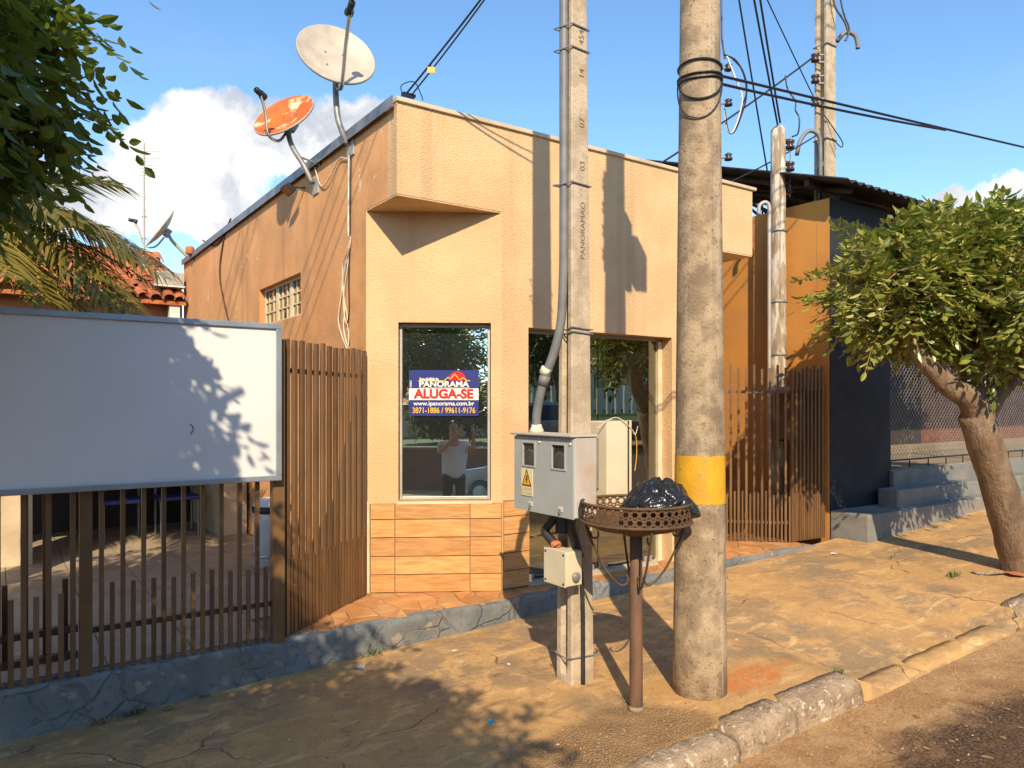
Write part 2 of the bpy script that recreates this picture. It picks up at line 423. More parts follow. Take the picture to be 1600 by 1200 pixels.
class MB:
    def __init__(s):
        s.v, s.f = [], []

    def add(s, vs, fs):
        n = len(s.v)
        s.v += [tuple(v) for v in vs]
        s.f += [tuple(i + n for i in f) for f in fs]
        return s

    def box(s, x0, x1, y0, y1, z0, z1):
        return s.add([(x0, y0, z0), (x1, y0, z0), (x1, y1, z0), (x0, y1, z0), (x0, y0, z1), (x1, y0, z1), (x1, y1, z1), (x0, y1, z1)],
                     [(0, 3, 2, 1), (4, 5, 6, 7), (0, 1, 5, 4), (1, 2, 6, 5), (2, 3, 7, 6), (3, 0, 4, 7)])

    def obox(s, o, a, b, c):
        """box from corner o spanned by three vectors (right-handed)"""
        o, a, b, c = map(Vector, (o, a, b, c))
        return s.add([o, o + a, o + a + b, o + b, o + c, o + a + c, o + a + b + c, o + b + c],
                     [(0, 3, 2, 1), (4, 5, 6, 7), (0, 1, 5, 4), (1, 2, 6, 5), (2, 3, 7, 6), (3, 0, 4, 7)])

    def prism(s, pts, z0, z1):
        """counter-clockwise outline"""
        n = len(pts)
        vs = [(x, y, z0) for x, y in pts] + [(x, y, z1) for x, y in pts]
        fs = [tuple(reversed(range(n))), tuple(range(n, 2 * n))]
        fs += [(i, (i + 1) % n, n + (i + 1) % n, n + i) for i in range(n)]
        return s.add(vs, fs)

    def slab(s, pts, nrm, th):
        """planar polygon with thickness th along nrm"""
        n = len(pts)
        nrm = Vector(nrm)
        a = [Vector(p) for p in pts]
        vs = a + [p + nrm * th for p in a]
        fs = [tuple(reversed(range(n))), tuple(range(n, 2 * n))]
        fs += [(i, (i + 1) % n, n + (i + 1) % n, n + i) for i in range(n)]
        return s.add(vs, fs)

    def tube(s, pts, r, n=8, cap=True):
        pts = [Vector(p) for p in pts]
        k = len(pts)
        rs = r if isinstance(r, (list, tuple)) else [r] * k
        t0 = (pts[1] - pts[0]).normalized()
        ref = Vector((0, 0, 1)) if abs(t0.z) < .9 else Vector((1, 0, 0))
        u = t0.cross(ref).normalized()
        vs, fs = [], []
        for i in range(k):
            t = (pts[min(i + 1, k - 1)] - pts[max(i - 1, 0)]).normalized()
            u = (u - t * u.dot(t)).normalized()
            v = t.cross(u)
            for j in range(n):
                a = 2 * math.pi * j / n
                vs.append(pts[i] + (u * math.cos(a) + v * math.sin(a)) * rs[i])
        for i in range(k - 1):
            for j in range(n):
                fs.append((i * n + j, i * n + (j + 1) % n, (i + 1) * n + (j + 1) % n, (i + 1) * n + j))
        if cap:
            fs.append(tuple(reversed(range(n))))
            fs.append(tuple(range((k - 1) * n, k * n)))
        return s.add(vs, fs)

    def lathe(s, prof, o=(0, 0, 0), axis=(0, 0, 1), n=24, cap=False):
        o, ax = Vector(o), Vector(axis).normalized()
        ref = Vector((0, 0, 1)) if abs(ax.z) < .9 else Vector((1, 0, 0))
        u = ax.cross(ref).normalized(); v = ax.cross(u)
        vs, fs = [], []
        for r, h in prof:
            for j in range(n):
                a = 2 * math.pi * j / n
                vs.append(o + ax * h + (u * math.cos(a) + v * math.sin(a)) * r)
        for i in range(len(prof) - 1):
            for j in range(n):
                fs.append((i * n + j, i * n + (j + 1) % n, (i + 1) * n + (j + 1) % n, (i + 1) * n + j))
        if cap:
            fs.append(tuple(reversed(range(n))))
            fs.append(tuple(range((len(prof) - 1) * n, len(prof) * n)))
        return s.add(vs, fs)

    def build(s, name, m, parent=None, smooth=False, bevel=0., local=False):
        me = bpy.data.meshes.new(name)
        off = Vector((0, 0, 0)) if local else wloc(parent)
        me.from_pydata([(v[0] - off.x, v[1] - off.y, v[2] - off.z) for v in s.v], [], s.f)
        me.validate()
        me.update()
        if smooth:
            me.polygons.foreach_set('use_smooth', [True] * len(me.polygons))
        if m:
            me.materials.append(MATS[m])
        o = bpy.data.objects.new(name, me)
        COL.objects.link(o)
        if parent:
            o.parent = parent
            WL[o.name] = off
        if bevel:
            b = o.modifiers.new('bevel', 'BEVEL')
            b.width = bevel; b.segments = 2; b.limit_method = 'ANGLE'; b.harden_normals = False
        return o


def copy_obj(src, loc, parent=None, rotz=None):
    c = src.copy()
    COL.objects.link(c)
    c.location = loc
    if rotz is not None:
        c.rotation_euler = (0, 0, rotz)
    if parent:
        c.parent = parent
    return c


def bez(p0, p1, p2, p3, n=12):
    p0, p1, p2, p3 = map(Vector, (p0, p1, p2, p3))
    return [p0 * (1 - t) ** 3 + 3 * p1 * t * (1 - t) ** 2 + 3 * p2 * t * t * (1 - t) + p3 * t ** 3 for t in [i / n for i in range(n + 1)]]


def smooth_path(pts, n=5):
    """Catmull-Rom through points"""
    P = [Vector(p) for p in pts]
    P = [P[0] * 2 - P[1]] + P + [P[-1] * 2 - P[-2]]
    out = []
    for i in range(1, len(P) - 2):
        a, b, c, d = P[i - 1:i + 3]
        for k in range(n):
            t = k / n
            out.append(.5 * ((2 * b) + (c - a) * t + (2 * a - 5 * b + 4 * c - d) * t * t + (3 * b - a - 3 * c + d) * t ** 3))
    out.append(P[-2])
    return out


def sag(p0, p1, s, n=14):
    p0, p1 = Vector(p0), Vector(p1)
    return [p0.lerp(p1, i / n) - Vector((0, 0, 4 * s * (i / n) * (1 - i / n))) for i in range(n + 1)]


def wall(name, m, o, u, inn, L, z0, z1, th, holes, parent):
    """wall panel with openings; o = outer start point, u = direction, inn = inward direction"""
    o, u, inn = Vector(o), Vector(u).normalized(), Vector(inn).normalized()
    us = sorted({0, L, *[h[0] for h in holes], *[h[1] for h in holes]})
    zs = sorted({z0, z1, *[h[2] for h in holes], *[h[3] for h in holes]})
    solid = lambda i, j: 0 <= i < len(us) - 1 and 0 <= j < len(zs) - 1 and not any(
        h[0] <= us[i] + 1e-6 and h[1] >= us[i + 1] - 1e-6 and h[2] <= zs[j] + 1e-6 and h[3] >= zs[j + 1] - 1e-6 for h in holes)
    idx, vs, fs = {}, [], []

    def V(i, j, k):
        if (i, j, k) not in idx:
            p = o + u * us[i] + inn * (th * k)
            idx[(i, j, k)] = len(vs)
            vs.append((p.x, p.y, zs[j]))
        return idx[(i, j, k)]
    for i in range(len(us) - 1):
        for j in range(len(zs) - 1):
            if not solid(i, j): continue
            fs.append((V(i, j, 0), V(i + 1, j, 0), V(i + 1, j + 1, 0), V(i, j + 1, 0)))
            fs.append((V(i, j, 1), V(i, j + 1, 1), V(i + 1, j + 1, 1), V(i + 1, j, 1)))
            if not solid(i - 1, j): fs.append((V(i, j, 0), V(i, j + 1, 0), V(i, j + 1, 1), V(i, j, 1)))
            if not solid(i + 1, j): fs.append((V(i + 1, j, 0), V(i + 1, j, 1), V(i + 1, j + 1, 1), V(i + 1, j + 1, 0)))
            if not solid(i, j - 1): fs.append((V(i, j, 0), V(i, j, 1), V(i + 1, j, 1), V(i + 1, j, 0)))
            if not solid(i, j + 1): fs.append((V(i, j + 1, 0), V(i + 1, j + 1, 0), V(i + 1, j + 1, 1), V(i, j + 1, 1)))
    return MB().add(vs, fs).build(name, m, parent)


def text(body, size, loc, xd, yd, m, parent, name='lettering', bold=0., depth=.001, align='CENTER', sx=1.):
    c = bpy.data.curves.new(name, 'FONT')
    c.body = body; c.size = size; c.align_x = align; c.align_y = 'CENTER'
    c.offset = bold; c.extrude = depth
    to = bpy.data.objects.new(name, c)
    COL.objects.link(to)
    dg = bpy.context.evaluated_depsgraph_get()
    me = bpy.data.meshes.new_from_object(to.evaluated_get(dg))
    bpy.data.objects.remove(to)
    me.name = name
    xd, yd = Vector(xd).normalized(), Vector(yd).normalized()
    zd = xd.cross(yd)
    M = Matrix((xd * sx, yd, zd)).transposed().to_4x4()
    M.translation = Vector(loc) - wloc(parent)
    me.transform(M)
    me.materials.clear()
    me.materials.append(MATS[m])
    o = bpy.data.objects.new(name, me)
    COL.objects.link(o)
    o.parent = parent
    return o


def clip_poly(poly, a, b):
    """keep the part of a 2-D polygon left of the line a->b"""
    out = []
    side = lambda p: (b[0] - a[0]) * (p[1] - a[1]) - (b[1] - a[1]) * (p[0] - a[0])
    for i in range(len(poly)):
        p, q = poly[i], poly[(i + 1) % len(poly)]
        sp, sq = side(p), side(q)
        if sp >= 0: out.append(p)
        if sp * sq < 0:
            t = sp / (sp - sq)
            out.append((p[0] + (q[0] - p[0]) * t, p[1] + (q[1] - p[1]) * t))
    return out

# ================================================================== THE SETTING
def sstep(a, b, x):
    t = max(0., min(1., (x - a) / (b - a)))
    return t * t * (3 - 2 * t)


def walk_x(x):
    x = max(-4., x)
    if x < 7: return -.115 + .036 * x
    return .137 + .06 * (min(x, 12.) - 7)


def walk_z(x, y):
    z = walk_x(x)
    dip = sstep(4.0, 4.35, x) * (1 - sstep(5.8, 6.4, x))
    z -= .125 * dip * (1 - sstep(2.35, 3.7, y))
    z += .006 * (noise.noise(Vector((x * 1.1, y * 1.4, 0))) + .4 * noise.noise(Vector((x * 4, y * 4, 3))))
    return z


def road_z(x, y):
    z = walk_x(x) - .135
    z += .10 * math.sin(math.pi * max(0, min(1, (2.45 - y) / 8.4)))
    return z + .006 * noise.noise(Vector((x * 2, y * 2, 7)))


def sheet(name, m, xs, ys, fz):
    vs = [(x, y, fz(x, y)) for y in ys for x in xs]
    nx = len(xs)
    fs = [(j * nx + i, j * nx + i + 1, (j + 1) * nx + i + 1, (j + 1) * nx + i) for j in range(len(ys) - 1) for i in range(nx - 1)]
    return tag(MB().add(vs, fs).build(name, m, smooth=True), kind='structure')


def rng(a, b, st):
    n = max(1, round((b - a) / st))
    return [a + (b - a) * i / n for i in range(n + 1)]


g = MB().add([(-900, -900, -.62), (900, -900, -.62), (900, 900, -.62), (-900, 900, -.62)], [(0, 1, 2, 3)]).build('ground', 'lawn')
tag(g, kind='structure')
wxs = rng(-14, -1, .5)[:-1] + rng(-1, 10, .06) + rng(10, 22, .5)[1:]
wys = [2.30] + rng(2.38, 4.66, .06)
vs = []
for y_ in wys:
    for x_ in wxs:
        lim = 2.52 - .14 * sstep(4.04, 4.12, x_) * (1 - sstep(6.14, 6.24, x_))
        yy_ = max(y_, lim)
        vs.append((x_, yy_, walk_z(x_, yy_) - (.3 if y_ < 2.35 else 0)))
nx_ = len(wxs)
tag(MB().add(vs, [(j * nx_ + i, j * nx_ + i + 1, (j + 1) * nx_ + i + 1, (j + 1) * nx_ + i) for j in range(len(wys) - 1) for i in range(nx_ - 1)]).build('sidewalk', 'sidewalk', smooth=True), kind='structure')
sheet('road', 'road', rng(-40, -1, 1.)[:-1] + rng(-1, 9, .12) + rng(9, 60, 1.)[1:], rng(-5.95, 0, .4)[:-1] + rng(0, 2.52, .12), road_z)
sheet('opposite_pavement', 'sidewalk', rng(-40, 60, 1.), rng(-8.6, -5.9, .4), lambda x, y: walk_x(x) - .02)

# kerb: worn rounded stones, lowered along the driveway
kerb = thing('kerb', None, None, (3.4, 2.42, 0), kind='structure')


def kerb_stone(x0, x1, drop=0., seed=0):
    n, prof = 14, [(2.375, -.30), (2.378, -.10), (2.384, -.04), (2.40, -.002), (2.43, .012), (2.50, .014), (2.56, .006), (2.57, -.3)]
    vs, fs = [], []
    for i in range(n + 1):
        x = x0 + (x1 - x0) * i / n
        e = 1 - .035 / max(.035, .035 + 12 * min(i, n - i) ** 2 * .01)
        for (y, z) in prof:
            nz = noise.noise(Vector((x * 7, y * 9 + seed, z * 9))) * .008 + noise.noise(Vector((x * 25, y * 27, z * 24 + seed))) * .007
            if drop: nz *= .45
            if x0 < 2.9 and z > -.25: nz = nz * 1.3 - .016 + .016 * noise.noise(Vector((x * 13, y * 16, 5)))
            zz = walk_x(x) - drop + z + (nz if z > -.25 else 0) - (1 - e) * .02 * (z > -.1)
            vs.append((x, y + nz * .8, zz))
    k = len(prof)
    fs = [(i * k + j, (i + 1) * k + j, (i + 1) * k + j + 1, i * k + j + 1) for i in range(n) for j in range(k - 1)]
    fs += [tuple(range(k)), tuple(reversed(range(n * k, n * k + k)))]
    return MB().add(vs, fs).build('kerb_stone', 'sidewalk' if drop else 'kerb_concrete', kerb, smooth=True)


for q, (a, b) in enumerate([(1.0, 1.62), (1.64, 2.28), (2.285, 2.98), (2.986, 3.455), (3.462, 4.06), (6.22, 6.85), (6.87, 7.5), (7.52, 8.2)]):
    kerb_stone(a, b, 0, q)
for q, (a, b) in enumerate([(4.07, 4.76), (4.77, 5.47), (5.48, 6.2)]):
    kerb_stone(a, b, .112, 20 + q)

# raised pavement: plinth face, mortar bed, broken-tile paving
plinth = thing('raised_pavement', None, None, (2, 4.62, 0), kind='structure')
xs = rng(-8, 6.95, .07)
rows = [-.45, -.1, -.04, .02, .07, .11, .137, .15]
vs, fs = [], []
for x in xs:
    for k, z in enumerate(rows):
        nz = noise.noise(Vector((x * 2.3, z * 6, 1))) * .016 + noise.noise(Vector((x * 9, z * 14, 4))) * .006
        ragged = .012 * noise.noise(Vector((x * 5, 2, 9)))
        vs.append((x, 4.585 + nz + (.010 if z == .15 else 0), z + (ragged if z >= .11 else 0)))
    vs.append((x, 4.70, .148 + .006 * noise.noise(Vector((x * 3, 5, 5)))))
k = len(rows) + 1
fs = [(i * k + j, (i + 1) * k + j, (i + 1) * k + j + 1, i * k + j + 1) for i in range(len(xs) - 1) for j in range(k - 1)]
MB().add(vs, fs).build('plinth', 'blue_grey_plinth', plinth, smooth=True)
A = Vector((2.339, 5.391)); B = Vector((3.236, 4.85))           # left chamfer of the shop
A2 = Vector((6.27, 5.391)); B2 = Vector((5.373, 4.85))          # right chamfer
MB().prism([(-8, 4.69), (6.95, 4.69), (6.95, 5.6), (-8, 5.6)], -.4, .138).build('mortar_bed', 'mortar', plinth)
random.seed(5)
gx, gy = 36, 5
GP = {}
for i in range(gx + 1):
    for j in range(gy + 1):
        GP[i, j] = (1.2 + 5.9 * i / gx + random.uniform(-.055, .055), 4.60 + .92 * j / gy + random.uniform(-.055, .055))
for i in range(gx):
    for j in range(gy):
        q = [GP[i, j], GP[i + 1, j], GP[i + 1, j + 1], GP[i, j + 1]]
        tris = [q] if random.random() < .55 else [[q[0], q[1], q[2]], [q[0], q[2], q[3]]]
        for p in tris:
            cx = sum(a[0] for a in p) / len(p); cy = sum(a[1] for a in p) / len(p)
            p = [(cx + (a[0] - cx) * .955, cy + (a[1] - cy) * .955) for a in p]
            for l in [((1.3, 4.625), (6.93, 4.625)), ((6.93, 4.5), (6.93, 6))]:
                p = clip_poly(p, *l)
                if len(p) < 3: break
            if len(p) < 3: continue
            # keep in front of the shop: chamfer, front, chamfer, fences
            p = clip_poly(p, (2.36, 5.36), (1.42, 4.64)) if cx < 2.36 else p
            if len(p) >= 3 and 2.3 < cx < 3.3: p = clip_poly(p, (3.24, 4.84), (2.33, 5.385))
            if len(p) >= 3 and cx >= 3.3 and cx < 5.4: p = clip_poly(p, (6, 4.99), (3, 4.99))
            if len(p) >= 3 and cx >= 5.4: p = clip_poly(p, (6.33, 5.385), (5.42, 4.84))
            if len(p) < 3: continue
            area = abs(sum(p[a][0] * p[(a + 1) % len(p)][1] - p[(a + 1) % len(p)][0] * p[a][1] for a in range(len(p)))) / 2
            if area < .0012: continue
            MB().prism(p, .13, .150 + random.uniform(-.003, .003)).build('paving_shard', 'shard_tile', plinth)

# yard floor behind the fence
yard = thing('yard_floor', None, None, (0, 8, .1), kind='structure')
MB().box(-8, 2.33, 5.601, 16, -.4, .135).build('screed', 'mortar', yard)
tm = MB().box(-.222, .222, -.222, .222, 0, .016).build('floor_tile', 'yard_tile', yard, local=True)
first = True
for i in range(22):
    for j in range(14):
        x, y = 2.08 - .45 * i, 4.93 + .45 * j
        if x < -4.8 or (y < 5.5 and x > 1.35 + (y - 4.9) * 1.2): continue
        p = (x - 0, y - 8, .1365 - .1)
        if first: tm.location = p; first = False
        else: copy_obj(tm, p, yard)

# ================================================================== THE SHOP
shop = thing('corner_shop', 'beige stucco single-storey shop with cut corner and overhanging parapet', 'building', (4.3, 6, .1))
ZS, ZT = 3.10, 3.755
TH = .15
nA = Vector((B.y - A.y, -(B.x - A.x))).normalized()             # outward normal of the chamfer (2-D)
uA = (B - A).normalized()
LA = (B - A).length
# openings
W0, W1, WZ0, WZ1 = .247, .962, .85, 2.235
wall('chamfer_wall', 'stucco', (A.x, A.y, 0), (uA.x, uA.y, 0), (-nA.x, -nA.y, 0), LA, .10, ZS, TH, [(W0, W1, WZ0, WZ1)], shop)
DX0, DX1, DZ = 3.49, 5.12, 2.215
LF = A2.x - A.x
wall('front_wall', 'stucco', (A.x, 4.85, 0), (1, 0, 0), (0, 1, 0), LF, .10, ZT, TH,
     [(0, B.x - A.x, .10, ZS), (B2.x - A.x, LF, .10, ZS), (DX0 - A.x, DX1 - A.x, .10, DZ)], shop)
uR = (A2 - B2).normalized()
wall('chamfer_wall', 'stucco', (B2.x, B2.y, 0), (uR.x, uR.y, 0), (-uR.y, uR.x, 0), (A2 - B2).length, .10, ZS, TH, [], shop)
# side wall with high window, and parapet return
SY0, SY1 = 6.90, 8.24
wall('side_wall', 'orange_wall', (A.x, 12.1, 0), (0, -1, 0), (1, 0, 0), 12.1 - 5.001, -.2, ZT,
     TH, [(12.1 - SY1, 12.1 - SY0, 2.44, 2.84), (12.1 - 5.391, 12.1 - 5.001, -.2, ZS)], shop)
MB().box(A2.x - TH, A2.x, 5.42, 12.1, -.2, ZT).build('side_wall', 'stucco', shop)
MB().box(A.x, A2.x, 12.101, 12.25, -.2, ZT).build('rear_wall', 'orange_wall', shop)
# soffits under the oversailing corners
MB().prism([(A.x + .002, 4.853), (B.x - .01, 4.853), (A.x + .002, A.y - .004)], ZS - .012, ZS - .001).build('soffit', 'stucco', shop)
MB().prism([(B2.x + .01, 4.853), (A2.x - .002, 4.853), (A2.x - .002, A2.y - .004)], ZS - .012, ZS - .001).build('soffit', 'stucco', shop)
MB().box(A.x - .005, A2.x + .045, 4.83, 5.03, ZT, ZT + .032).build('coping', 'coping_light', shop, bevel=.004)
MB().box(A.x - .035, A.x + .16, 5.031, 12.2, ZT + .001, ZT + .03).build('side_flashing', 'flashing', shop)
MB().box(A.x - .042, A.x - .034, 4.84, 12.2, ZT - .045, ZT + .034).build('flashing_lip', 'flashing', shop)
MB().box(A.x + .16, A2.x, 5.04, 12.1, ZT - .25, ZT - .2).build('roof', 'galv', shop)
# wood-look ceramic planks under the window and on the front return
zr = [.152, .29, .43, .575, .715, .835]
uA3, nA3 = Vector((uA.x, uA.y, 0)), Vector((nA.x, nA.y, 0))
cu = [.035, .222, .80, LA - .002]
bk = MB()
bk.obox(Vector((A.x, A.y, .15)) + uA3 * .03 + nA3 * .001, uA3 * (LA - .03), -nA3 * -.006, UP * .685)
bk.build('tile_adhesive', 'grout', shop)
for r_ in range(5):
    for c_ in range(3):
        g_ = .0035
        o3 = Vector((A.x, A.y, zr[r_] + g_)) + uA3 * (cu[c_] + g_) + nA3 * .004
        # right-handed: u, inward->outward, up
        MB().obox(o3 + nA3 * .012, uA3 * (cu[c_ + 1] - cu[c_] - 2 * g_), -nA3 * .012, UP * (zr[r_ + 1] - zr[r_] - 2 * g_)).build('wall_tile', 'wood_tile', shop)
    MB().box(B.x + .012, DX0 - .002, 4.834, 4.847, zr[r_] + .0035 + .01, zr[r_ + 1] - .0035 + .01).build('wall_tile', 'wood_tile', shop)
MB().box(B.x + .012, DX0 - .003, 4.846, 4.8495, .15, .85).build('tile_adhesive', 'grout', shop)
MB().obox(Vector((A.x, A.y, .15)) + nA3 * .02 - uA3 * .03, uA3 * .055, -nA3 * .03, UP * .70).build('corner_trim', 'cream_paint', shop)
# display window in the cut corner
win = MB()
wo = Vector((A.x, A.y, 0)) - nA3 * .085
fw = .024
for (a, b, z0, z1) in [(W0 + .004, W0 + fw, WZ0 + .004, WZ1 - .004), (W1 - fw, W1 - .004, WZ0 + .004, WZ1 - .004), (W0 + fw, W1 - fw, WZ0 + .004, WZ0 + .03),
                       (W0 + fw, W1 - fw, WZ1 - .03, WZ1 - .004)]:
    win.obox(wo + uA3 * a + UP * z0 + nA3 * .02, uA3 * (b - a), -nA3 * .05, UP * (z1 - z0))
fr = win.build('window_frame', 'alu_dull', shop, bevel=.003)
MB().obox(wo + uA3 * (W0 + fw - .003) + UP * (WZ0 + .027) + nA3 * .012, uA3 * (W1 - W0 - 2 * fw + .006), -nA3 * .01, UP * (WZ1 - WZ0 - .054) - nA3 * .028).build('window_pane', 'film_window', shop)
MB().obox(Vector((A.x, A.y, WZ0 - .018)) + uA3 * (W0 - .01) + nA3 * .018, uA3 * (W1 - W0 + .02), -nA3 * .08, UP * .017).build('window_sill', 'cream_paint', shop)
# glass shop door
GY = 5.0
for k, (a, b) in enumerate([(DX0 + .01, 4.345), (4.355, DX1 - .06)]):
    pn = MB().box(a, b, GY, GY + .01, .175, DZ - .03).build('glass_panel', 'dark_glass', shop)
    for xx in ((b - .14) if k == 0 else a + .01, (a + .05) if k == 0 else b - .15):
        MB().box(xx, xx + .1, GY - .006, GY + .016, .155, .20).build('door_fitting', 'galv', pn, bevel=.003)
MB().box(DX0 + .004, DX1 - .005, GY - .02, GY + .03, DZ - .03, DZ - .004).build('door_head_rail', 'alu_grey', shop)
MB().box(DX1 - .055, DX1 - .003, GY - .03, GY + .05, .15, DZ - .031).build('door_jamb', 'cream_paint', shop)
MB().box(DX0 - .0, DX1, 4.852, 5.2, .10, .152).build('door_sill', 'coping_light', shop)
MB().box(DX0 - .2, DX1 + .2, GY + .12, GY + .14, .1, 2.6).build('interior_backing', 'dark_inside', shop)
# high window in the side wall: three sashes of small panes
sw = Vector((A.x + .085, 0, 0))
y = SY1 - .004
fr3 = MB()
fr3.box(A.x + .05, A.x + .12, SY0 + .003, SY1 - .003, 2.443, 2.468); fr3.box(A.x + .05, A.x + .12, SY0 + .003, SY1 - .003, 2.812, 2.837)
fr3o = fr3.build('side_window', 'cream_paint', shop)
wsash = (SY1 - SY0) / 3
for s_ in range(3):
    y0 = SY0 + s_ * wsash + .006; y1 = y0 + wsash - .012
    sash = MB()
    for yy in (y0, y1 - .035): sash.box(A.x + .055, A.x + .105, yy, yy + .035, 2.47, 2.81)
    for q in (1, 2): sash.box(A.x + .062, A.x + .095, y0 + (y1 - y0) * q / 3 - .008, y0 + (y1 - y0) * q / 3 + .008, 2.47, 2.81)
    for q in (1, 2): sash.box(A.x + .060, A.x + .097, y0 + .0355, y1 - .0355, 2.47 + .34 * q / 3 - .008, 2.47 + .34 * q / 3 + .008)
    sash.build('sash', 'cream_paint', fr3o)
    for q in range(3):
        for q2 in range(3):
            ya = y0 + .036 + (y1 - y0 - .07) * q / 3; za = 2.47 + .34 * q2 / 3
            MB().box(A.x + .074, A.x + .079, ya, ya + (y1 - y0 - .07) / 3 - .002, za + .002, za + .34 / 3 - .002).build('pane', 'dark_glass', fr3o)
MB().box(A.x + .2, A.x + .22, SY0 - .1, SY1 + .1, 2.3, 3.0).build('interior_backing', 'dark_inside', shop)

# rental sign stuck on the window
so = wo + uA3 * .595 + UP * 1.69 + nA3 * .006
sg = thing('rental_sign', 'navy and white ALUGA-SE estate agent sign stuck on the display window', 'sign', tuple(so))
SWD, SHT = .545, .36


def srect(x0, x1, z0, z1, m, nm, lift=.0):
    return MB().obox(so + uA3 * x0 + UP * z0 + nA3 * (.003 + lift), uA3 * (x1 - x0), -nA3 * (.003 + lift if lift == 0 else .0012), UP * (z1 - z0)).build(nm, m, sg)


srect(-SWD / 2, SWD / 2, -SHT / 2, SHT / 2, 'sign_navy', 'board')
srect(-SWD / 2, SWD / 2, -.055, .036, 'sign_white', 'white_band', .002)
tp = lambda x, z: so + uA3 * x + UP * z + nA3 * .0055
text('ALUGA-SE', .098, tp(0, -.010), uA3, UP, 'sign_red', sg, bold=.0046, sx=1.03)
text('PANORAMA', .060, tp(0, .068), uA3, UP, 'sign_white', sg, bold=.0020, sx=1.18)
text('Imobiliária', .034, tp(-.115, .108), uA3, UP, 'sign_white', sg, bold=.001, sx=1.05)
text('CRECI', .020, tp(-.258, .07), UP, -uA3, 'sign_white', sg, bold=.0006)
text('www.ipanorama.com.br', .047, tp(0, -.083), uA3, UP, 'sign_white', sg, bold=.0007, sx=1.04)
text('3871-1886 / 99611-9176', .062, tp(0, -.138), uA3, UP, 'sign_yellow', sg, bold=.0006, sx=.80)
disc = [tp(.105 + .068 * math.cos(a), .098 + .072 * math.sin(a)) for a in [math.pi * i / 20 for i in range(21)]]
MB().slab(disc, nA3, .0008).build('sun_emblem', 'sign_red', sg)


def sline(pts, wd, m, nm):
    b_ = MB()
    for (x0, z0), (x1, z1) in zip(pts, pts[1:]):
        t = Vector((x1 - x0, z1 - z0)).normalized(); q = Vector((-t.y, t.x)) * wd / 2
        b_.slab([tp(x0 + q.x * -1, z0 - q.y) + nA3 * .001, tp(x1 - q.x, z1 - q.y) + nA3 * .001, tp(x1 + q.x, z1 + q.y) + nA3 * .001, tp(x0 + q.x, z0 + q.y) + nA3 * .001], nA3, .0008)
    return b_.build(nm, m, sg)


sline([(-.2, .095), (.0, .095), (.035, .125), (.05, .110), (.085, .150), (.125, .100), (.15, .122), (.18, .097), (.205, .097)], .007, 'sign_yellow', 'roofline_emblem')
sline([(-.195, .041), (.20, .041)], .004, 'sign_yellow', 'underline')

# ================================================================== FENCES
GBAR = 'fence bars'


def bar(parent, x, y, z0, z1, w=.028, d=.028, u=(1, 0)):
    u = Vector((u[0], u[1], 0)).normalized(); v = Vector((-u.y, u.x, 0))
    o = Vector((x, y, z0)) - u * (w / 2) - v * (d / 2)
    return MB().obox(o, u * w, v * d, UP * (z1 - z0)).build('bar', 'fence_brown', parent)


def rail(parent, p0, p1, z, h=.03, d=.02, nm='rail'):
    p0, p1 = Vector((*p0, z)), Vector((*p1, z))
    u = (p1 - p0).normalized(); v = Vector((-u.y, u.x, 0))
    return MB().obox(p0 - v * d / 2, p1 - p0, v * d, UP * h).build(nm, 'fence_brown', parent)


random.seed(11)
FY = 4.62
fa = thing('street_fence', 'brown metal bar fence under the white board, tall and short bars', 'fence', (.9, FY, .15))
MB().box(1.385, 1.455, FY - .035, FY + .035, .14, 2.0).build('post', 'fence_brown', fa)
MB().box(.36, .42, FY - .03, FY + .03, .14, 2.0).build('post', 'fence_brown', fa)
rail(fa, (.425, FY + .026), (1.383, FY + .026), .36)
rail(fa, (.425, FY + .026), (1.383, FY + .026), 1.78)
for i in range(18):
    x = .465 + i * .052
    tall = i % 2 == 0
    bar(fa, x, FY + random.uniform(-.003, .003), .155, 1.98 if tall else .62 + random.uniform(-.01, .01), .023, .024)
ga = thing('street_gate', 'dark brown double-layered bar gate at the far left under the board', 'gate', (-.3, FY, .15))
for i in range(26):
    x = .33 - i * .055
    bar(ga, x, FY - .012, .13, (1.98, .60)[i % 2] + random.uniform(-.01, .01), .026, .024)
for i in range(16):
    bar(ga, .30 - i * .09, FY + .075, .22, 1.98 if i % 3 else .66, .026, .024)
for z in (.24, .38, 1.78): rail(ga, (-1.2, FY + .031), (.355, FY + .031), z, .035, .05)
FA0, FA1 = Vector((1.49, 4.655)), Vector((2.305, 5.345))
fb = thing('corner_fence', 'brown bar fence angled from the white board to the shop corner', 'fence', (1.9, 5.0, .15))
u2 = (FA1 - FA0).normalized()
n2_ = Vector((u2.y, -u2.x))
NB = 13
for i in range(NB):
    p = FA0.lerp(FA1, i / (NB - 1))
    bar(fb, p.x, p.y, .152, 2.01 + random.uniform(-.012, .012), .034, .024, u2)
    if i < NB - 1:
        p = FA0.lerp(FA1, (i + .5) / (NB - 1))
        bar(fb, p.x, p.y, .152, .62 + random.uniform(-.012, .012), .022, .024, u2)
bk_ = -n2_ * .026
for z in (.36, 1.80): rail(fb, tuple(FA0 + bk_), tuple(FA1 + bk_), z)
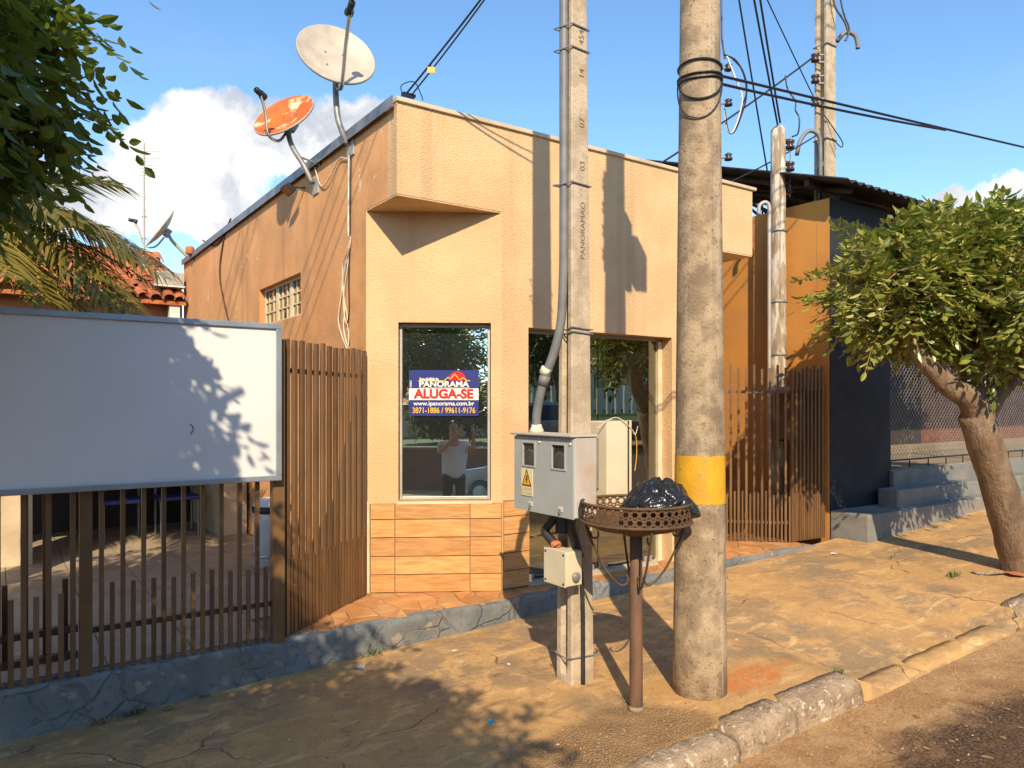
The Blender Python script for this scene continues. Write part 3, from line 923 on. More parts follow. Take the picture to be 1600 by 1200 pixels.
# right-hand fence between the shop and the ochre wall
fc = thing('passage_fence', 'brown bar fence closing the passage before the ochre wall', 'fence', (6.9, 4.9, .15))
C0, C1, C2 = Vector((6.36, 5.33)), Vector((6.86, 4.82)), Vector((7.40, 4.78))
for (p0, p1, nb) in ((C0, C1, 9), (C1, C2, 9)):
    uu = (p1 - p0).normalized()
    for i in range(nb):
        p = p0.lerp(p1, (i + .35) / nb)
        if not (p0 is C1 and i in (2, 3)):
            bar(fc, p.x, p.y, .16, 2.0 + random.uniform(-.03, .03), .023, .022, uu)
        else:
            bar(fc, p.x, p.y, .16, 1.95 + random.uniform(-.03, .03), .023, .022, uu)
        p = p0.lerp(p1, (i + .85) / nb)
        bar(fc, p.x, p.y, .16, .66 + random.uniform(-.03, .03), .017, .02, uu)
    nn = Vector((-uu.y, uu.x)) * .026
    for z in (.34, 1.72): rail(fc, tuple(p0 + nn), tuple(p1 + nn), z)
# meter cupboard of boards behind that fence
mc = thing('meter_cupboard', 'brown wooden cupboard with dark opening behind the passage fence', 'cupboard', (7.2, 5.0, .15))
MB().box(6.98, 7.42, 4.90, 4.92, .16, 1.22).build('front_panel', 'fence_brown', mc)
MB().box(6.98, 7.02, 4.90, 5.1, 1.221, 1.75).build('side_panel', 'fence_brown', mc)
MB().box(7.14, 7.17, 4.90, 4.95, 1.221, 1.75).build('mullion', 'cream_paint', mc)
MB().box(7.26, 7.42, 4.90, 4.92, 1.221, 1.75).build('side_panel', 'fence_brown', mc)
MB().box(6.96, 7.43, 4.88, 5.2, 1.752, 1.79).build('lid', 'weathered_pole', mc)
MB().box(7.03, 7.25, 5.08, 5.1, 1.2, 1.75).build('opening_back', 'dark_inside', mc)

# white advertising board hung on the fence
bd = thing('blank_board', 'large blank white board with grey metal frame hung on the fence', 'board', (.2, 4.54, 1.14))
BX0, BX1, BZ0, BZ1 = -1.15, 1.42, 1.14, 2.088
MB().box(BX0 + .03, BX1 - .03, 4.545, 4.575, BZ0 + .03, BZ1 - .03).build('panel', 'board_white', bd)
for nm, q in (('frame_rail', (BX0, BX1, BZ0, BZ0 + .032)), ('frame_rail', (BX0, BX1, BZ1 - .032, BZ1)), ('frame_stile', (BX0, BX0 + .032, BZ0 + .033, BZ1 - .033)),
              ('frame_stile', (BX1 - .032, BX1, BZ0 + .033, BZ1 - .033))):
    MB().box(q[0], q[1], 4.530, 4.588, q[2], q[3]).build(nm, 'alu_grey', bd, bevel=.003)
MB().tube(smooth_path([(.90, 4.5435, 1.49), (.915, 4.5435, 1.475), (.917, 4.5435, 1.455), (.905, 4.5435, 1.43)]), .0022, 4).build('scratch', 'wire_black', bd)

# ================================================================== YARD AND HOUSE BEHIND
lid = thing('pedal_bin', 'white cylindrical bin with black rim and domed lid behind the fence', 'bin', (2.02, 6.74, .15))
MB().lathe([(.13, .152), (.15, .16), (.155, .62), (.158, .66)], (2.02, 6.74, 0), n=28, cap=True).build('body', 'can_white', lid, smooth=True)
MB().lathe([(.160, .64), (.168, .645), (.168, .70), (.160, .702)], (2.02, 6.74, 0), n=28).build('rim', 'black_rubber', lid, smooth=True)
MB().lathe([(.162, .70), (.15, .735), (.10, .765), (.001, .775)], (2.02, 6.74, 0), n=28).build('lid', 'can_white', lid, smooth=True)
MB().lathe([(.158, .25), (.160, .255), (.160, .27), (.158, .275)], (2.02, 6.74, 0), n=28).build('band', 'alu_grey', lid, smooth=True)


def waiting_chair(x, y, label):
    c = thing('waiting_chair', label, 'chair', (x, y, .15), group='blue chairs on the porch')
    MB().box(x - .22, x + .22, y - .2, y + .2, .55, .59).build('seat', 'plastic_blue', c, bevel=.015)
    MB().box(x - .22, x + .22, y + .20, y + .235, .66, 1.02).build('backrest', 'plastic_blue', c, bevel=.015)
    for sx in (-.19, .19):
        MB().tube([(x + sx, y - .17, .15), (x + sx, y - .15, .55)], .013, 6).build('leg', 'steel_grey', c)
        MB().tube([(x + sx, y + .19, .15), (x + sx, y + .19, .60), (x + sx, y + .215, .9)], .013, 6).build('leg', 'steel_grey', c)


waiting_chair(1.65, 9.0, 'blue plastic chair on the porch nearest the ochre side wall')
waiting_chair(1.1, 9.0, 'blue plastic chair on the porch beside another blue chair')
hs = thing('tiled_house', 'low house with red clay tile roof behind the shop', 'house', (0, 12, .15))
MB().box(-7, 2.3, 12.16, 12.3, 2.85, 3.2).build('front_wall', 'house_wall', hs)
MB().box(-7, 2.28, 9.9, 10.0, .15, 2.0).build('porch_shade_wall', 'dark_inside', hs)  # dark colour takes the place of shade deep in the porch
MB().box(-7, 2.28, 8.3, 12.1, 2.0, 2.06).build('porch_shade_roof', 'roof_metal', hs)  # low cover hidden by the board, added to shade the porch
MB().box(-7, 2.28, 8.3, 8.36, 1.25, 2.0).build('porch_shade_fascia', 'dark_inside', hs)  # unseen drop panel, added to keep sunlight out under the cover
MB().box(-.12, .26, 8.05, 8.3, .15, 2.05).build('porch_pillar', 'beige_wall', hs)
MB().box(-.75, -.45, 8.05, 8.3, .15, 2.05).build('porch_pillar', 'beige_wall', hs)
MB().box(2.0, 2.3, 8.6, 9.9, .15, 1.0).build('porch_side_wall', 'beige_wall', hs)
MB().box(-7, 2.3, 12.3, 16, .1, 2.85).build('house_body', 'house_wall', hs)
for i in range(26):
    x = 1.55 - i * .17
    pts = [(x + .085 * math.cos(a), 12.13, 3.16 + .09 * math.sin(a)) for a in [math.pi + math.pi * k / 8 for k in range(9)]]
    if not 6 <= i <= 6: MB().slab(list(pts), (0, 1, 0), .015).build('scallop', 'white_trim', hs)
RY0, RZ0, RS, RC = 11.85, 3.12, math.sin(rad(23)), math.cos(rad(23))
tileprof = []
tl = MB()
n = 6
vs, fs = [], []
for k, (yy, rr, dz) in enumerate([(0, .088, .0), (.34, .070, .010)]):
    for j in range(n + 1):
        a = math.pi * j / n
        vs.append((rr * math.cos(a), yy * RC, yy * RS + rr * .75 * math.sin(a) + dz))
        vs.append(((rr - .014) * math.cos(a), yy * RC, yy * RS + (rr - .014) * .75 * math.sin(a) + dz))
m_ = (n + 1) * 2
for j in range(n):
    a, b = 2 * j, 2 * j + 2
    fs += [(a, a + m_, b + m_, b), (a + 1, b + 1, b + 1 + m_, a + 1 + m_), (a, b, b + 1, a + 1)]
tl.add(vs, fs)
roof = MB().slab([(-7, RY0 + .02, RZ0 - .01), (2.3, RY0 + .02, RZ0 - .01), (2.3, RY0 + 2.6 * RC, RZ0 + 2.6 * RS - .01), (-7, RY0 + 2.6 * RC, RZ0 + 2.6 * RS - .01)], (0, 0, -1), .05).build('roof', 'clay_tile', hs)
t0 = tl.build('roof_tile', 'clay_tile', roof, local=True, smooth=True)
first = True
random.seed(3)
for i in range(21):
    for j in range(10):
        x = 2.22 - i * .165 + .03 * math.sin(j * 2.3)
        q = (x + random.uniform(-.012, .012), RY0 - .04 + j * .255 * RC + random.uniform(-.035, .035), RZ0 + j * .255 * RS + random.uniform(-.008, .03))
        loc = (q[0] - 0, q[1] - 12, q[2] - .15)
        if first: t0.location = loc; o = t0; first = False
        else: o = copy_obj(t0, loc, roof)
        o.rotation_euler = (random.uniform(-.07, .07), random.uniform(-.16, .16), random.uniform(-.10, .10))
rt = MB()
for j in range(7): pass
rg = MB().tube([(0, 0, 0), (.42, 0, .012)], [.115, .10], 12).build('ridge_tile', 'clay_tile', roof, local=True, smooth=True)
for i in range(18):
    loc = (1.9 - i * .38, RY0 + 2.58 * RC - 12, RZ0 + 2.58 * RS - .15 + random.uniform(0, .02))
    if i == 0: rg.location = loc
    else: copy_obj(rg, loc, roof)
ac = thing('roof_box', 'small pale grey box lying on the clay roof by the side wall', 'box', (2.05, 11.9, 3.35))
MB().box(1.92, 2.28, 11.95, 12.25, 3.36, 3.56).build('housing', 'steel_pale', ac, bevel=.015)
MB().box(1.88, 2.30, 11.93, 12.27, 3.335, 3.358).build('tray', 'alu_white', ac)
gu = thing('rainwater_outlet', 'white square downpipe under the roof corner of the tiled house', 'downpipe', (2.15, 11.95, 2.6))
MB().box(2.08, 2.22, 11.9, 12.05, 2.8, 3.08).build('hopper', 'white_trim', gu)
MB().tube([(2.15, 11.98, 2.8), (2.15, 11.98, .2)], .05, 8).build('pipe', 'white_trim', gu)

# ================================================================== NEIGHBOUR ON THE RIGHT
nb = thing('dark_neighbour', 'ochre and navy walled building with dark corrugated roof and terrace', 'building', (10, 7, .2))
MB().box(7.45, 7.6, 4.905, 12, -.2, 3.85).build('side_wall', 'ochre_wall', nb)
MB().box(7.455, 8.66, 4.75, 4.90, -.2, 3.85).build('front_wall', 'navy_wall', nb)
MB().box(7.447, 7.4545, 4.755, 4.905, -.1, 3.845).build('wall_end', 'ochre_wall', nb)
MB().box(7.61, 26, 9.2, 9.35, .5, 4.6).build('rear_wall', 'brick_red_wall', nb)
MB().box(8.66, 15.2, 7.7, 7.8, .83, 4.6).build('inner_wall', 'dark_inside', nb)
MB().box(15.205, 26, 7.7, 7.8, .83, 4.6).build('inner_wall', 'brick_red_wall', nb)
# corrugated roof rising to the back
vs, fs = [], []
cxs = rng(7.22, 22, .0375)
for x in cxs:
    cz = .018 * math.sin((x - 7.22) / .15 * 2 * math.pi)
    for yy in (4.42, 9.4):
        vs.append((x, yy, 3.93 + (yy - 4.42) * .335 + cz))
        vs.append((x, yy, 3.925 + (yy - 4.42) * .335 + cz - .006))
m_ = 4
for i in range(len(cxs) - 1):
    a, b = i * m_, (i + 1) * m_
    fs += [(a, b, b + 2, a + 2), (a + 1, a + 3, b + 3, b + 1), (a, a + 1, b + 1, b)]
MB().add(vs, fs).build('roof', 'roof_metal', nb)
for i, x in enumerate((7.62, 9.5, 11.4, 13.3)):
    t_ = MB()
    t_.tube([(x, 4.6, 3.91), (x, 9.2, 5.45)], .035, 4); t_.tube([(x, 4.75, 3.87), (x, 9.2, 3.87)], .03, 4)
    for yy in (5.6, 6.6, 7.6, 8.6):
        t_.tube([(x, yy, 3.88), (x, yy, 3.87 + (yy - 4.42) * .335)], .02, 4)
        t_.tube([(x, yy, 3.88), (x, yy + 1 if yy < 8.4 else 9.1, 3.87 + (yy + .6 - 4.42) * .335)], .02, 4)
    t_.build('roof_truss', 'bark_dark', nb)
for yy in (4.9, 6.4, 7.9):
    MB().box(7.3, 15.3, yy, yy + .06, 3.83 + (yy - 4.42) * .335, 3.895 + (yy - 4.42) * .335).build('purlin', 'bark_dark', nb)
# terrace and steps
st = thing('terrace_steps', 'grey painted terrace wall and steps below the chain-link fence', 'steps', (9.5, 4.5, .2))
MB().box(8.66, 26, 4.70, 7.7, -.2, .82).build('terrace_wall', 'grey_paint', st, bevel=.012)
MB().box(8.665, 26, 4.76, 7.69, .821, .827).build('terrace_floor', 'yard_tile', st)
MB().box(7.44, 9.35, 4.30, 4.745, -.1, .452).build('step', 'grey_paint', st, bevel=.02)
MB().box(8.3, 26, 4.46, 4.698, -.1, .64).build('step', 'grey_paint', st, bevel=.02)
MB().prism([(9.352, 4.30), (16, 4.22), (16, 4.459), (9.352, 4.459)], -.1, .47).build('step', 'grey_paint', st, bevel=.02)
# chain-link fence
cl = thing('chain_link_fence', 'grey chain-link fence on the terrace behind the street tree', 'fence', (10.5, 4.78, .82))
for x in (8.72, 11.15, 13.6):
    MB().tube([(x, 4.80, .80), (x, 4.80, 2.12)], .026, 8).build('post', 'galv' if x > 9 else 'roof_metal', cl, smooth=True)
for z in (.93, 2.1):
    MB().tube([(8.72, 4.80, z), (15.5, 4.80, z)], .012, 6).build('rail', 'roof_metal', cl)
for i in range(14):
    x = 9.2 + i * .45
    MB().tube([(x, 4.80, .825), (x, 4.80, .93)], .008, 5).build('peg', 'roof_metal', cl)
mesh_ = MB()
H0, H1, XA, XB = .93, 2.1, 8.75, 14.5
sp = .075
for sgn in (1, -1):
    c = XA - (H1 - H0)
    while c < XB + (H1 - H0):
        pts = []
        x0, x1 = (c, c + sgn * (H1 - H0))
        za, zb = H0, H1
        xl, xr = min(x0, x1), max(x0, x1)
        # clip to the panel
        t0_, t1_ = 0., 1.
        dx = x1 - x0
        for lim, up in ((XA, False), (XB, True)):
            tt = (lim - x0) / dx
            if (dx > 0) == up: t1_ = min(t1_, tt)
            else: t0_ = max(t0_, tt)
        if t1_ - t0_ > .01:
            p0 = (x0 + dx * t0_, 4.80 + sgn * .002, H0 + (H1 - H0) * t0_); p1 = (x0 + dx * t1_, 4.80 + sgn * .002, H0 + (H1 - H0) * t1_)
            mesh_.tube([p0, p1], .0024, 3, cap=False)
        c += sp
tag(mesh_.build('wire_mesh', 'steel_grey', cl), kind='stuff')

# ================================================================== POLES
pz = walk_z(3.24, 2.86)
rp = thing('round_concrete_pole', 'thick round concrete utility pole with a yellow painted band', 'utility pole', (3.24, 2.86, pz))
PR = lambda z: .149 - .0105 * z
N_ = 40
prof = [(PR(z), z) for z in rng(pz - .15, 9.5, .4)]
MB().lathe(prof, (3.24, 2.86, 0), n=N_, cap=True).build('shaft', 'concrete_pole', rp, smooth=True)
vs = []
bzs = (1.055, 1.10, 1.19, 1.27, 1.318)
for z in bzs:
    for j in range(80):
        a_ = 2 * math.pi * j / 80
        zz = z + (.006 * noise.noise(Vector((j * .45, z * 9, 1))) + .004 * noise.noise(Vector((j * 1.7, z * 5, 4))) if z in (1.055, 1.318) else 0)
        vs.append((3.24 + (PR(zz) + .0022) * math.cos(a_), 2.86 + (PR(zz) + .0022) * math.sin(a_), zz))
MB().add(vs, [(i * 80 + j, i * 80 + (j + 1) % 80, (i + 1) * 80 + (j + 1) % 80, (i + 1) * 80 + j) for i in range(4) for j in range(80)]).build('yellow_band', 'yellow_paint', rp, smooth=True)
# casting seam
sd = (-FWD * .94 + RGT * .34).normalized()
MB().tube([(3.24 + sd.x * (PR(z) - .0015), 2.86 + sd.y * (PR(z) - .0015), z) for z in rng(pz, 6, .5)], .0035, 5).build('casting_seam', 'concrete_pole', rp)


def ring(z, dz, r, ph, cov=1.):
    pts = []
    for i in range(33):
        a = ph + 2 * math.pi * cov * i / 32
        rr = PR(z) + r + .001
        pts.append((3.24 + rr * math.cos(a), 2.86 + rr * math.sin(a), z + dz * math.cos(a - 3.6)))
    return pts


for z, dz in ((3.475, .01), (3.425, -.015), (3.405, -.02)):
    MB().tube(ring(z, dz, .006, 0), .006, 6, cap=False).build('wire_tie', 'wire_black', rp)
RA = math.atan2(RGT.y, RGT.x)


def loop_on_pole(z_top, drop, a0, a1):
    pts = []
    for i in range(25):
        t = i / 24
        a = a0 + (a1 - a0) * t
        z = z_top - drop * math.sin(math.pi * t) ** .8 * (1.0)
        rr = PR(z) + .008
        pts.append((3.24 + rr * math.cos(a), 2.86 + rr * math.sin(a), z))
    return pts


MB().tube(loop_on_pole(3.42, .155, RA - .25, RA - 3.3), .0055, 6).build('hanging_wire', 'wire_black', rp)
MB().tube(loop_on_pole(3.42, .26, RA - .25, RA - 3.5), .004, 6).build('hanging_wire', 'wire_black', rp)
# rack and box high on the pole
rk = MB().box(3.34, 3.40, 2.80, 2.92, 4.35, 4.95).build('bracket', 'steel_grey', rp)
MB().box(3.42, 3.56, 2.76, 2.96, 4.40, 4.72).build('junction_box', 'meter_grey', rp)
for z in (4.6, 4.8, 5.0, 5.2):
    MB().lathe([(.02, 0), (.045, .01), (.025, .04), (.045, .07), (.02, .08)], (3.10, 2.80, z), n=12, cap=True).build('insulator', 'porcelain', rp, smooth=True)
MB().box(3.08, 3.12, 2.78, 2.82, 4.5, 5.35).build('bracket', 'steel_grey', rp)
MB().tube([(2.0, 2.86, 8.6), (4.5, 2.86, 8.6)], .05, 6).build('cross_arm', 'weathered_pole', rp)

# double-T pole carrying the meter boxes
d2z = walk_z(2.8, 3.42)
dp = thing('meter_pole', 'pale double-T concrete pole with embossed lettering carrying meter boxes', 'utility pole', (2.8, 3.42, d2z))


def tpole(parent, x0, y0, wx, wy, z0, z1, taper, m, recess=.045, fl=.042, stops=()):
    """double-T shaft: recesses in the -X and +X faces"""
    def sec(z, rc):
        k = 1 - taper * (z - z0)
        a, b = wx * k, wy * k
        ch = .008
        f_, r = fl * k, rc
        x1, y1 = x0 + a, y0 + b
        return [(x0 + ch, y0), (x1 - ch, y0), (x1, y0 + ch), (x1, y0 + f_), (x1 - r, y0 + f_ + .012), (x1 - r, y1 - f_ - .012), (x1, y1 - f_), (x1, y1 - ch),
                (x1 - ch, y1), (x0 + ch, y1), (x0, y1 - ch), (x0, y1 - f_), (x0 + r, y1 - f_ - .012), (x0 + r, y0 + f_ + .012), (x0, y0 + f_), (x0, y0 + ch)]
    zs = [(z0, .001), (z0 + .14, .001), (z0 + .19, recess)]
    for s_ in stops: zs += [(s_ - .03, recess), (s_, .006), (s_ + .05, .006), (s_ + .08, recess)]
    zs += [(z1 - .1, recess), (z1, recess)]
    vs, fs = [], []
    for z, rc in zs: vs += [(x, y, z) for x, y in sec(z, rc)]
    n = 16
    for i in range(len(zs) - 1):
        for j in range(n):
            fs.append((i * n + j, i * n + (j + 1) % n, (i + 1) * n + (j + 1) % n, (i + 1) * n + j))
    fs += [tuple(range(n, 0, -1))] if False else []
    fs.append(tuple(reversed(range(n)))); fs.append(tuple(range((len(zs) - 1) * n, len(zs) * n)))
    return MB().add(vs, fs).build('shaft', m, parent)


tpole(dp, 2.72, 3.352, .172, .15, d2z - .1, 5.2, .080, 'concrete_light', stops=(3.1,))
yd = -.0005
for s_, z in (('PANORAMAO', 2.61), ('03', 2.985), ('07', 3.235), ('14', 3.52), ('454', 3.73)):
    text(s_, .052 if len(s_) < 5 else .046, (2.72 + .172 * (1 - .080 * z) * .60, 3.3515, z), (0, 0, 1), (-1, 0, 0), 'emboss_dark', dp, name='embossed_lettering', bold=-.0005, depth=.002, sx=1.15)
for z in (3.66, 3.79, 2.88, 2.045, 2.02, .14):
    a = 2.72 + .172 * (1 - .080 * z) + .006
    x_ = 2.676 if z > 2.5 else 2.713
    yb = 3.352 + .15 * (1 - .080 * z) + .006
    MB().tube([(x_, 3.40, z - .012), (2.713, 3.346, z), (a, 3.345, z - .008), (a, yb, z), (x_, yb, z), (x_, 3.40, z - .012)], .0045, 6).build('wire_tie', 'steel_grey', dp)
cd = thing('grey_conduit', 'grey plastic conduit running up the meter pole from the meter box', 'conduit', (2.64, 3.55, 1.43))
MB().tube(smooth_path([(2.64, 3.585, 1.435), (2.635, 3.575, 1.55), (2.645, 3.53, 1.72), (2.68, 3.46, 1.92), (2.700, 3.425, 2.10), (2.706, 3.410, 2.4)], 6) +
          [(2.706, 3.408, z) for z in (2.8, 3.4, 4.2, 5.0)], .0265, 12).build('pipe', 'pipe_grey', cd, smooth=True)
MB().tube([(2.645, 3.532, 1.715), (2.652, 3.515, 1.77)], .033, 12).build('coupling', 'pipe_grey', cd, smooth=True)
MB().tube([(2.648, 3.523, 1.775), (2.657, 3.503, 1.815)], .034, 12).build('tape', 'cream_box', cd, smooth=True)
MB().lathe([(.042, 0), (.044, .012), (.034, .03), (.029, .05)], (2.64, 3.585, 1.433), n=14, cap=True).build('collar', 'cream_box', cd, smooth=True)

# twin meter box: wide doors face along the pavement
mbx = thing('twin_meter_box', 'grey twin electricity meter box with two viewing windows and hazard sticker', 'meter box', (2.63, 3.4, .98))
MX0, MX1, MY0, MY1, MZ0, MZ1 = 2.55, 2.716, 3.13, 3.69, .98, 1.425
MB().box(MX0 + .012, MX1, MY0, MY1, MZ0 + .004, MZ1 - .004).build('case', 'meter_side', mbx, bevel=.006)
MB().box(MX0 - .022, MX1, MY0 - .008, MY1 + .012, MZ1 - .003, MZ1 + .010).build('top', 'meter_side', mbx, bevel=.004)


def meter_door(y0, y1):
    d = wall('door', 'meter_grey', (MX0, y1, 0), (0, -1, 0), (1, 0, 0), y1 - y0, MZ0, MZ1 - .012, .0115,
             [((y1 - y0) / 2 - .058 + .01, (y1 - y0) / 2 + .058 + .01, 1.245, 1.378)], mbx)
    cy = (y0 + y1) / 2 - .01
    MB().box(MX0 + .0075, MX0 + .0115, cy - .056, cy + .056, 1.247, 1.376).build('viewing_window', 'smoked_glass', d)
    f_ = MB()
    for q in ((cy - .066, cy - .056, 1.237, 1.386), (cy + .056, cy + .066, 1.237, 1.386), (cy - .0559, cy + .0559, 1.237, 1.247), (cy - .0559, cy + .0559, 1.376, 1.386)):
        f_.box(MX0 - .005, MX0 - .0005, *q)
    f_.build('window_frame', 'meter_grey', d)
    MB().lathe([(.048, 0), (.05, .003), (.040, .005), (.001, .006)], (MX0 + .0075, cy - .006, 1.292), (-1, 0, 0), 20).build('meter_dial', 'dial_dark', d, smooth=True)
    MB().box(MX0 - .003, MX0 - .0005, cy - .04, cy - .002, 1.012, 1.038).build('latch_plate', 'alu_white', d)
    MB().tube([(MX0 - .006, cy - .02, 1.028), (MX0 - .008, cy - .02, 1.0)], .006, 6).build('latch', 'brass', d)
    MB().lathe([(.007, 0), (.007, .006), (.001, .007)], (MX0 - .0005, y0 + .02, 1.385), (-1, 0, 0), 10).build('screw', 'alu_white', d)
    return d


meter_door(MY0 + .003, (MY0 + MY1) / 2 - .002)
meter_door((MY0 + MY1) / 2 + .002, MY1 - .003)
stk = thing('hazard_sticker', 'cream sticker with orange lightning triangle on the meter box door', 'sticker', (MX0 - .001, 3.55, 1.15))
sx_, sy_ = MX0 - .0045, 3.555
MB().box(sx_, sx_ + .0035, sy_ - .057, sy_ + .057, 1.068, 1.226).build('backing', 'sticker_cream', stk)
tri = lambda k, zc: [(sx_ - .0003, sy_ + .043 * k, zc - .03 * k), (sx_ - .0003, sy_ - .043 * k, zc - .03 * k), (sx_ - .0003, sy_, zc + .06 * k)]
MB().slab(list(reversed(tri(1.12, 1.158))), (-1, 0, 0), .0005).build('triangle_border', 'wire_black', stk)
MB().slab([(p[0] - .0007, p[1], p[2]) for p in reversed(tri(.86, 1.158))], (-1, 0, 0), .0005).build('triangle', 'sticker_orange', stk)
bolt = [(.004, .034), (-.010, .034), (-.012, .006), (-.002, .010), (-.004, -.018), (.010, .012), (.0, .010)]
MB().slab([(sx_ - .0016, sy_ + y_, 1.152 + z_) for y_, z_ in reversed(bolt)], (-1, 0, 0), .0005).build('lightning_bolt', 'wire_black', stk)
text('QUADRO', .026, (sx_ - .0008, sy_, 1.108), (0, -1, 0), UP, 'sticker_grey', stk, depth=.0004)
text('DE FORÇA', .024, (sx_ - .0008, sy_, 1.083), (0, -1, 0), UP, 'sticker_grey', stk, depth=.0004)

cab = thing('cream_cabinet', 'cream metal cabinet fixed behind the meter pole', 'cabinet', (3.03, 3.4, 1.0))
MB().box(2.95, 3.118, 3.31, 3.52, .96, 1.50).build('case', 'cream_box', cab, bevel=.005)
MB().box(3.119, 3.124, 3.305, 3.525, .957, 1.503).build('gasket', 'bark_dark', cab)
MB().box(3.125, 3.142, 3.303, 3.527, .955, 1.505).build('door', 'cream_box', cab, bevel=.003)
MB().box(2.885, 2.949, 3.38, 3.44, 1.1, 1.4).build('mounting_bracket', 'steel_grey', cab)
MB().tube(smooth_path([(2.90, 3.34, 1.46), (2.97, 3.30, 1.515), (3.03, 3.30, 1.52), (3.09, 3.3, 1.49), (3.15, 3.30, 1.44), (3.17, 3.30, 1.42), (3.18, 3.29, 1.47)]), .003, 5).build('loose_wire', 'wire_white', cab)
MB().tube(smooth_path([(3.15, 3.30, 1.43), (3.175, 3.30, 1.40), (3.18, 3.30, 1.30), (3.165, 3.3, 1.2)]), .0025, 5).build('loose_wire', 'tag_orange', cab)

sb = thing('lower_box', 'small cream junction box low on the meter pole', 'junction box', (2.66, 3.35, .58))
MB().box(2.60, 2.714, 3.253, 3.447, .585, .777).build('case', 'cream_box', sb, bevel=.006)
MB().box(2.592, 2.599, 3.249, 3.451, .581, .781).build('lid', 'cream_box', sb, bevel=.003)
for yy in (3.268, 3.432):
    for zz in (.6, .762):
        MB().lathe([(.006, 0), (.006, .004), (.001, .005)], (2.592, yy, zz), (-1, 0, 0), 8).build('screw', 'wire_black', sb)
MB().lathe([(.026, 0), (.028, .012), (.022, .018), (.001, .019)], (2.665, 3.253, .635), (0, -1, 0), 18).build('knob', 'steel_grey', sb, smooth=True)
bc = thing('black_cable_bundle', 'black corrugated conduit between the meter box and the lower box', 'conduit', (2.65, 3.38, .78))
MB().tube(smooth_path([(2.66, 3.42, .981), (2.655, 3.46, .92), (2.64, 3.50, .86), (2.645, 3.44, .81), (2.655, 3.40, .778)]), .026, 10).build('hose', 'black_rubber', bc, smooth=True)
MB().tube(smooth_path([(2.68, 3.30, .985), (2.70, 3.335, .90), (2.73, 3.338, .82), (2.765, 3.338, .72)]), .028, 10).build('hose', 'black_rubber', bc, smooth=True)
MB().tube(smooth_path([(2.765, 3.338, .74), (2.785, 3.336, .5), (2.79, 3.336, .25), (2.79, 3.336, d2z - .02)]), .0125, 8).build('ground_cable', 'black_rubber', bc, smooth=True)
MB().lathe([(.05, 0), (.05, .12)], (2.70, 3.40, .86), n=12, cap=True).build('sleeve', 'black_rubber', bc)
MB().lathe([(.034, 0), (.034, .03), (.02, .04)], (2.655, 3.42, .777), n=12, cap=True).build('gland', 'brick_bit', bc, smooth=True)

# ---------------------------------------------------------------- basket on a post with a rubbish bag
bx, by = 2.79, 2.90
bz = walk_z(bx, by)
bk = thing('rubbish_basket', 'rusty perforated round rubbish basket on a brown post', 'waste basket', (bx, by, bz))
MB().lathe([(.036, bz - .1), (.036, bz + .01), (.034, .5), (.033, .93)], (bx, by, 0), n=16, cap=True).build('post', 'bin_post', bk, smooth=True)
MB().lathe([(.042, bz), (.045, bz + .004), (.037, bz + .02)], (bx, by, 0), n=16).build('foot', 'mortar', bk, smooth=True)
RB, ZB0, ZB1 = .288, .985, 1.083
NC, NR = 40, 2
vs, fs = [], []
for c in range(NC):
    for r in range(NR):
        z0 = ZB0 + .008 + (ZB1 - ZB0 - .016) * r / NR; z1 = ZB0 + .008 + (ZB1 - ZB0 - .016) * (r + 1) / NR
        a0 = 2 * math.pi * (c + .5 * r) / NC; a1 = 2 * math.pi * (c + 1 + .5 * r) / NC
        n0 = len(vs)
        K = 12
        for lay in (0, 1):
            for k in range(K):
                an = 2 * math.pi * k / K
                if lay == 0:
                    q = max(abs(math.cos(an)), abs(math.sin(an)))
                    uu, vv = .5 * math.cos(an) / q, .5 * math.sin(an) / q
                else:
                    rr = (.43 if k % 2 == 0 else .25)
                    uu, vv = rr * math.cos(an), rr * math.sin(an)
                a = a0 + (a1 - a0) * (.5 + uu); z = z0 + (z1 - z0) * (.5 + vv)
                vs.append((bx + RB * math.cos(a), by + RB * math.sin(a), z))
        fs += [(n0 + k, n0 + (k + 1) % K, n0 + K + (k + 1) % K, n0 + K + k) for k in range(K)]
bnd = MB().add(vs, fs).build('perforated_band', 'rust_metal', bk)
sm = bnd.modifiers.new('thick', 'SOLIDIFY'); sm.thickness = .003
for z in (ZB0, ZB1):
    MB().tube([(bx + RB * math.cos(a), by + RB * math.sin(a), z) for a in [2 * math.pi * i / 48 for i in range(49)]], .0085, 6, cap=False).build('hoop', 'rust_metal', bk, smooth=True)
MB().lathe([(RB - .004, ZB0 - .002), (.22, .955), (.10, .93), (.034, .918), (.034, .90), (.10, .922), (.22, .947), (RB - .006, ZB0 - .008)], (bx, by, 0), n=40).build('dish_bottom', 'rust_metal', bk, smooth=True)
for q in range(4):
    a = RA + math.pi / 2 * q + .12
    dv = Vector((math.cos(a), math.sin(a), 0))
    C = Vector((bx, by, 0))
    pts = [C + dv * .275 + UP * .98, C + dv * .25 + UP * .90, C + dv * .17 + UP * .74, C + dv * .10 + UP * .655, C + dv * .06 + UP * .645, C + dv * .042 + UP * .675, C + dv * .055 + UP * .70]
    MB().tube(smooth_path(pts, 5), .0065, 6).build('scroll_bracket', 'rust_metal', bk, smooth=True)
    pts = [C + dv * .262 + UP * .955, C + dv * .235 + UP * .90, C + dv * .205 + UP * .905, C + dv * .205 + UP * .93]
    MB().tube(smooth_path(pts, 4), .005, 6).build('scroll_bracket', 'rust_metal', bk, smooth=True)

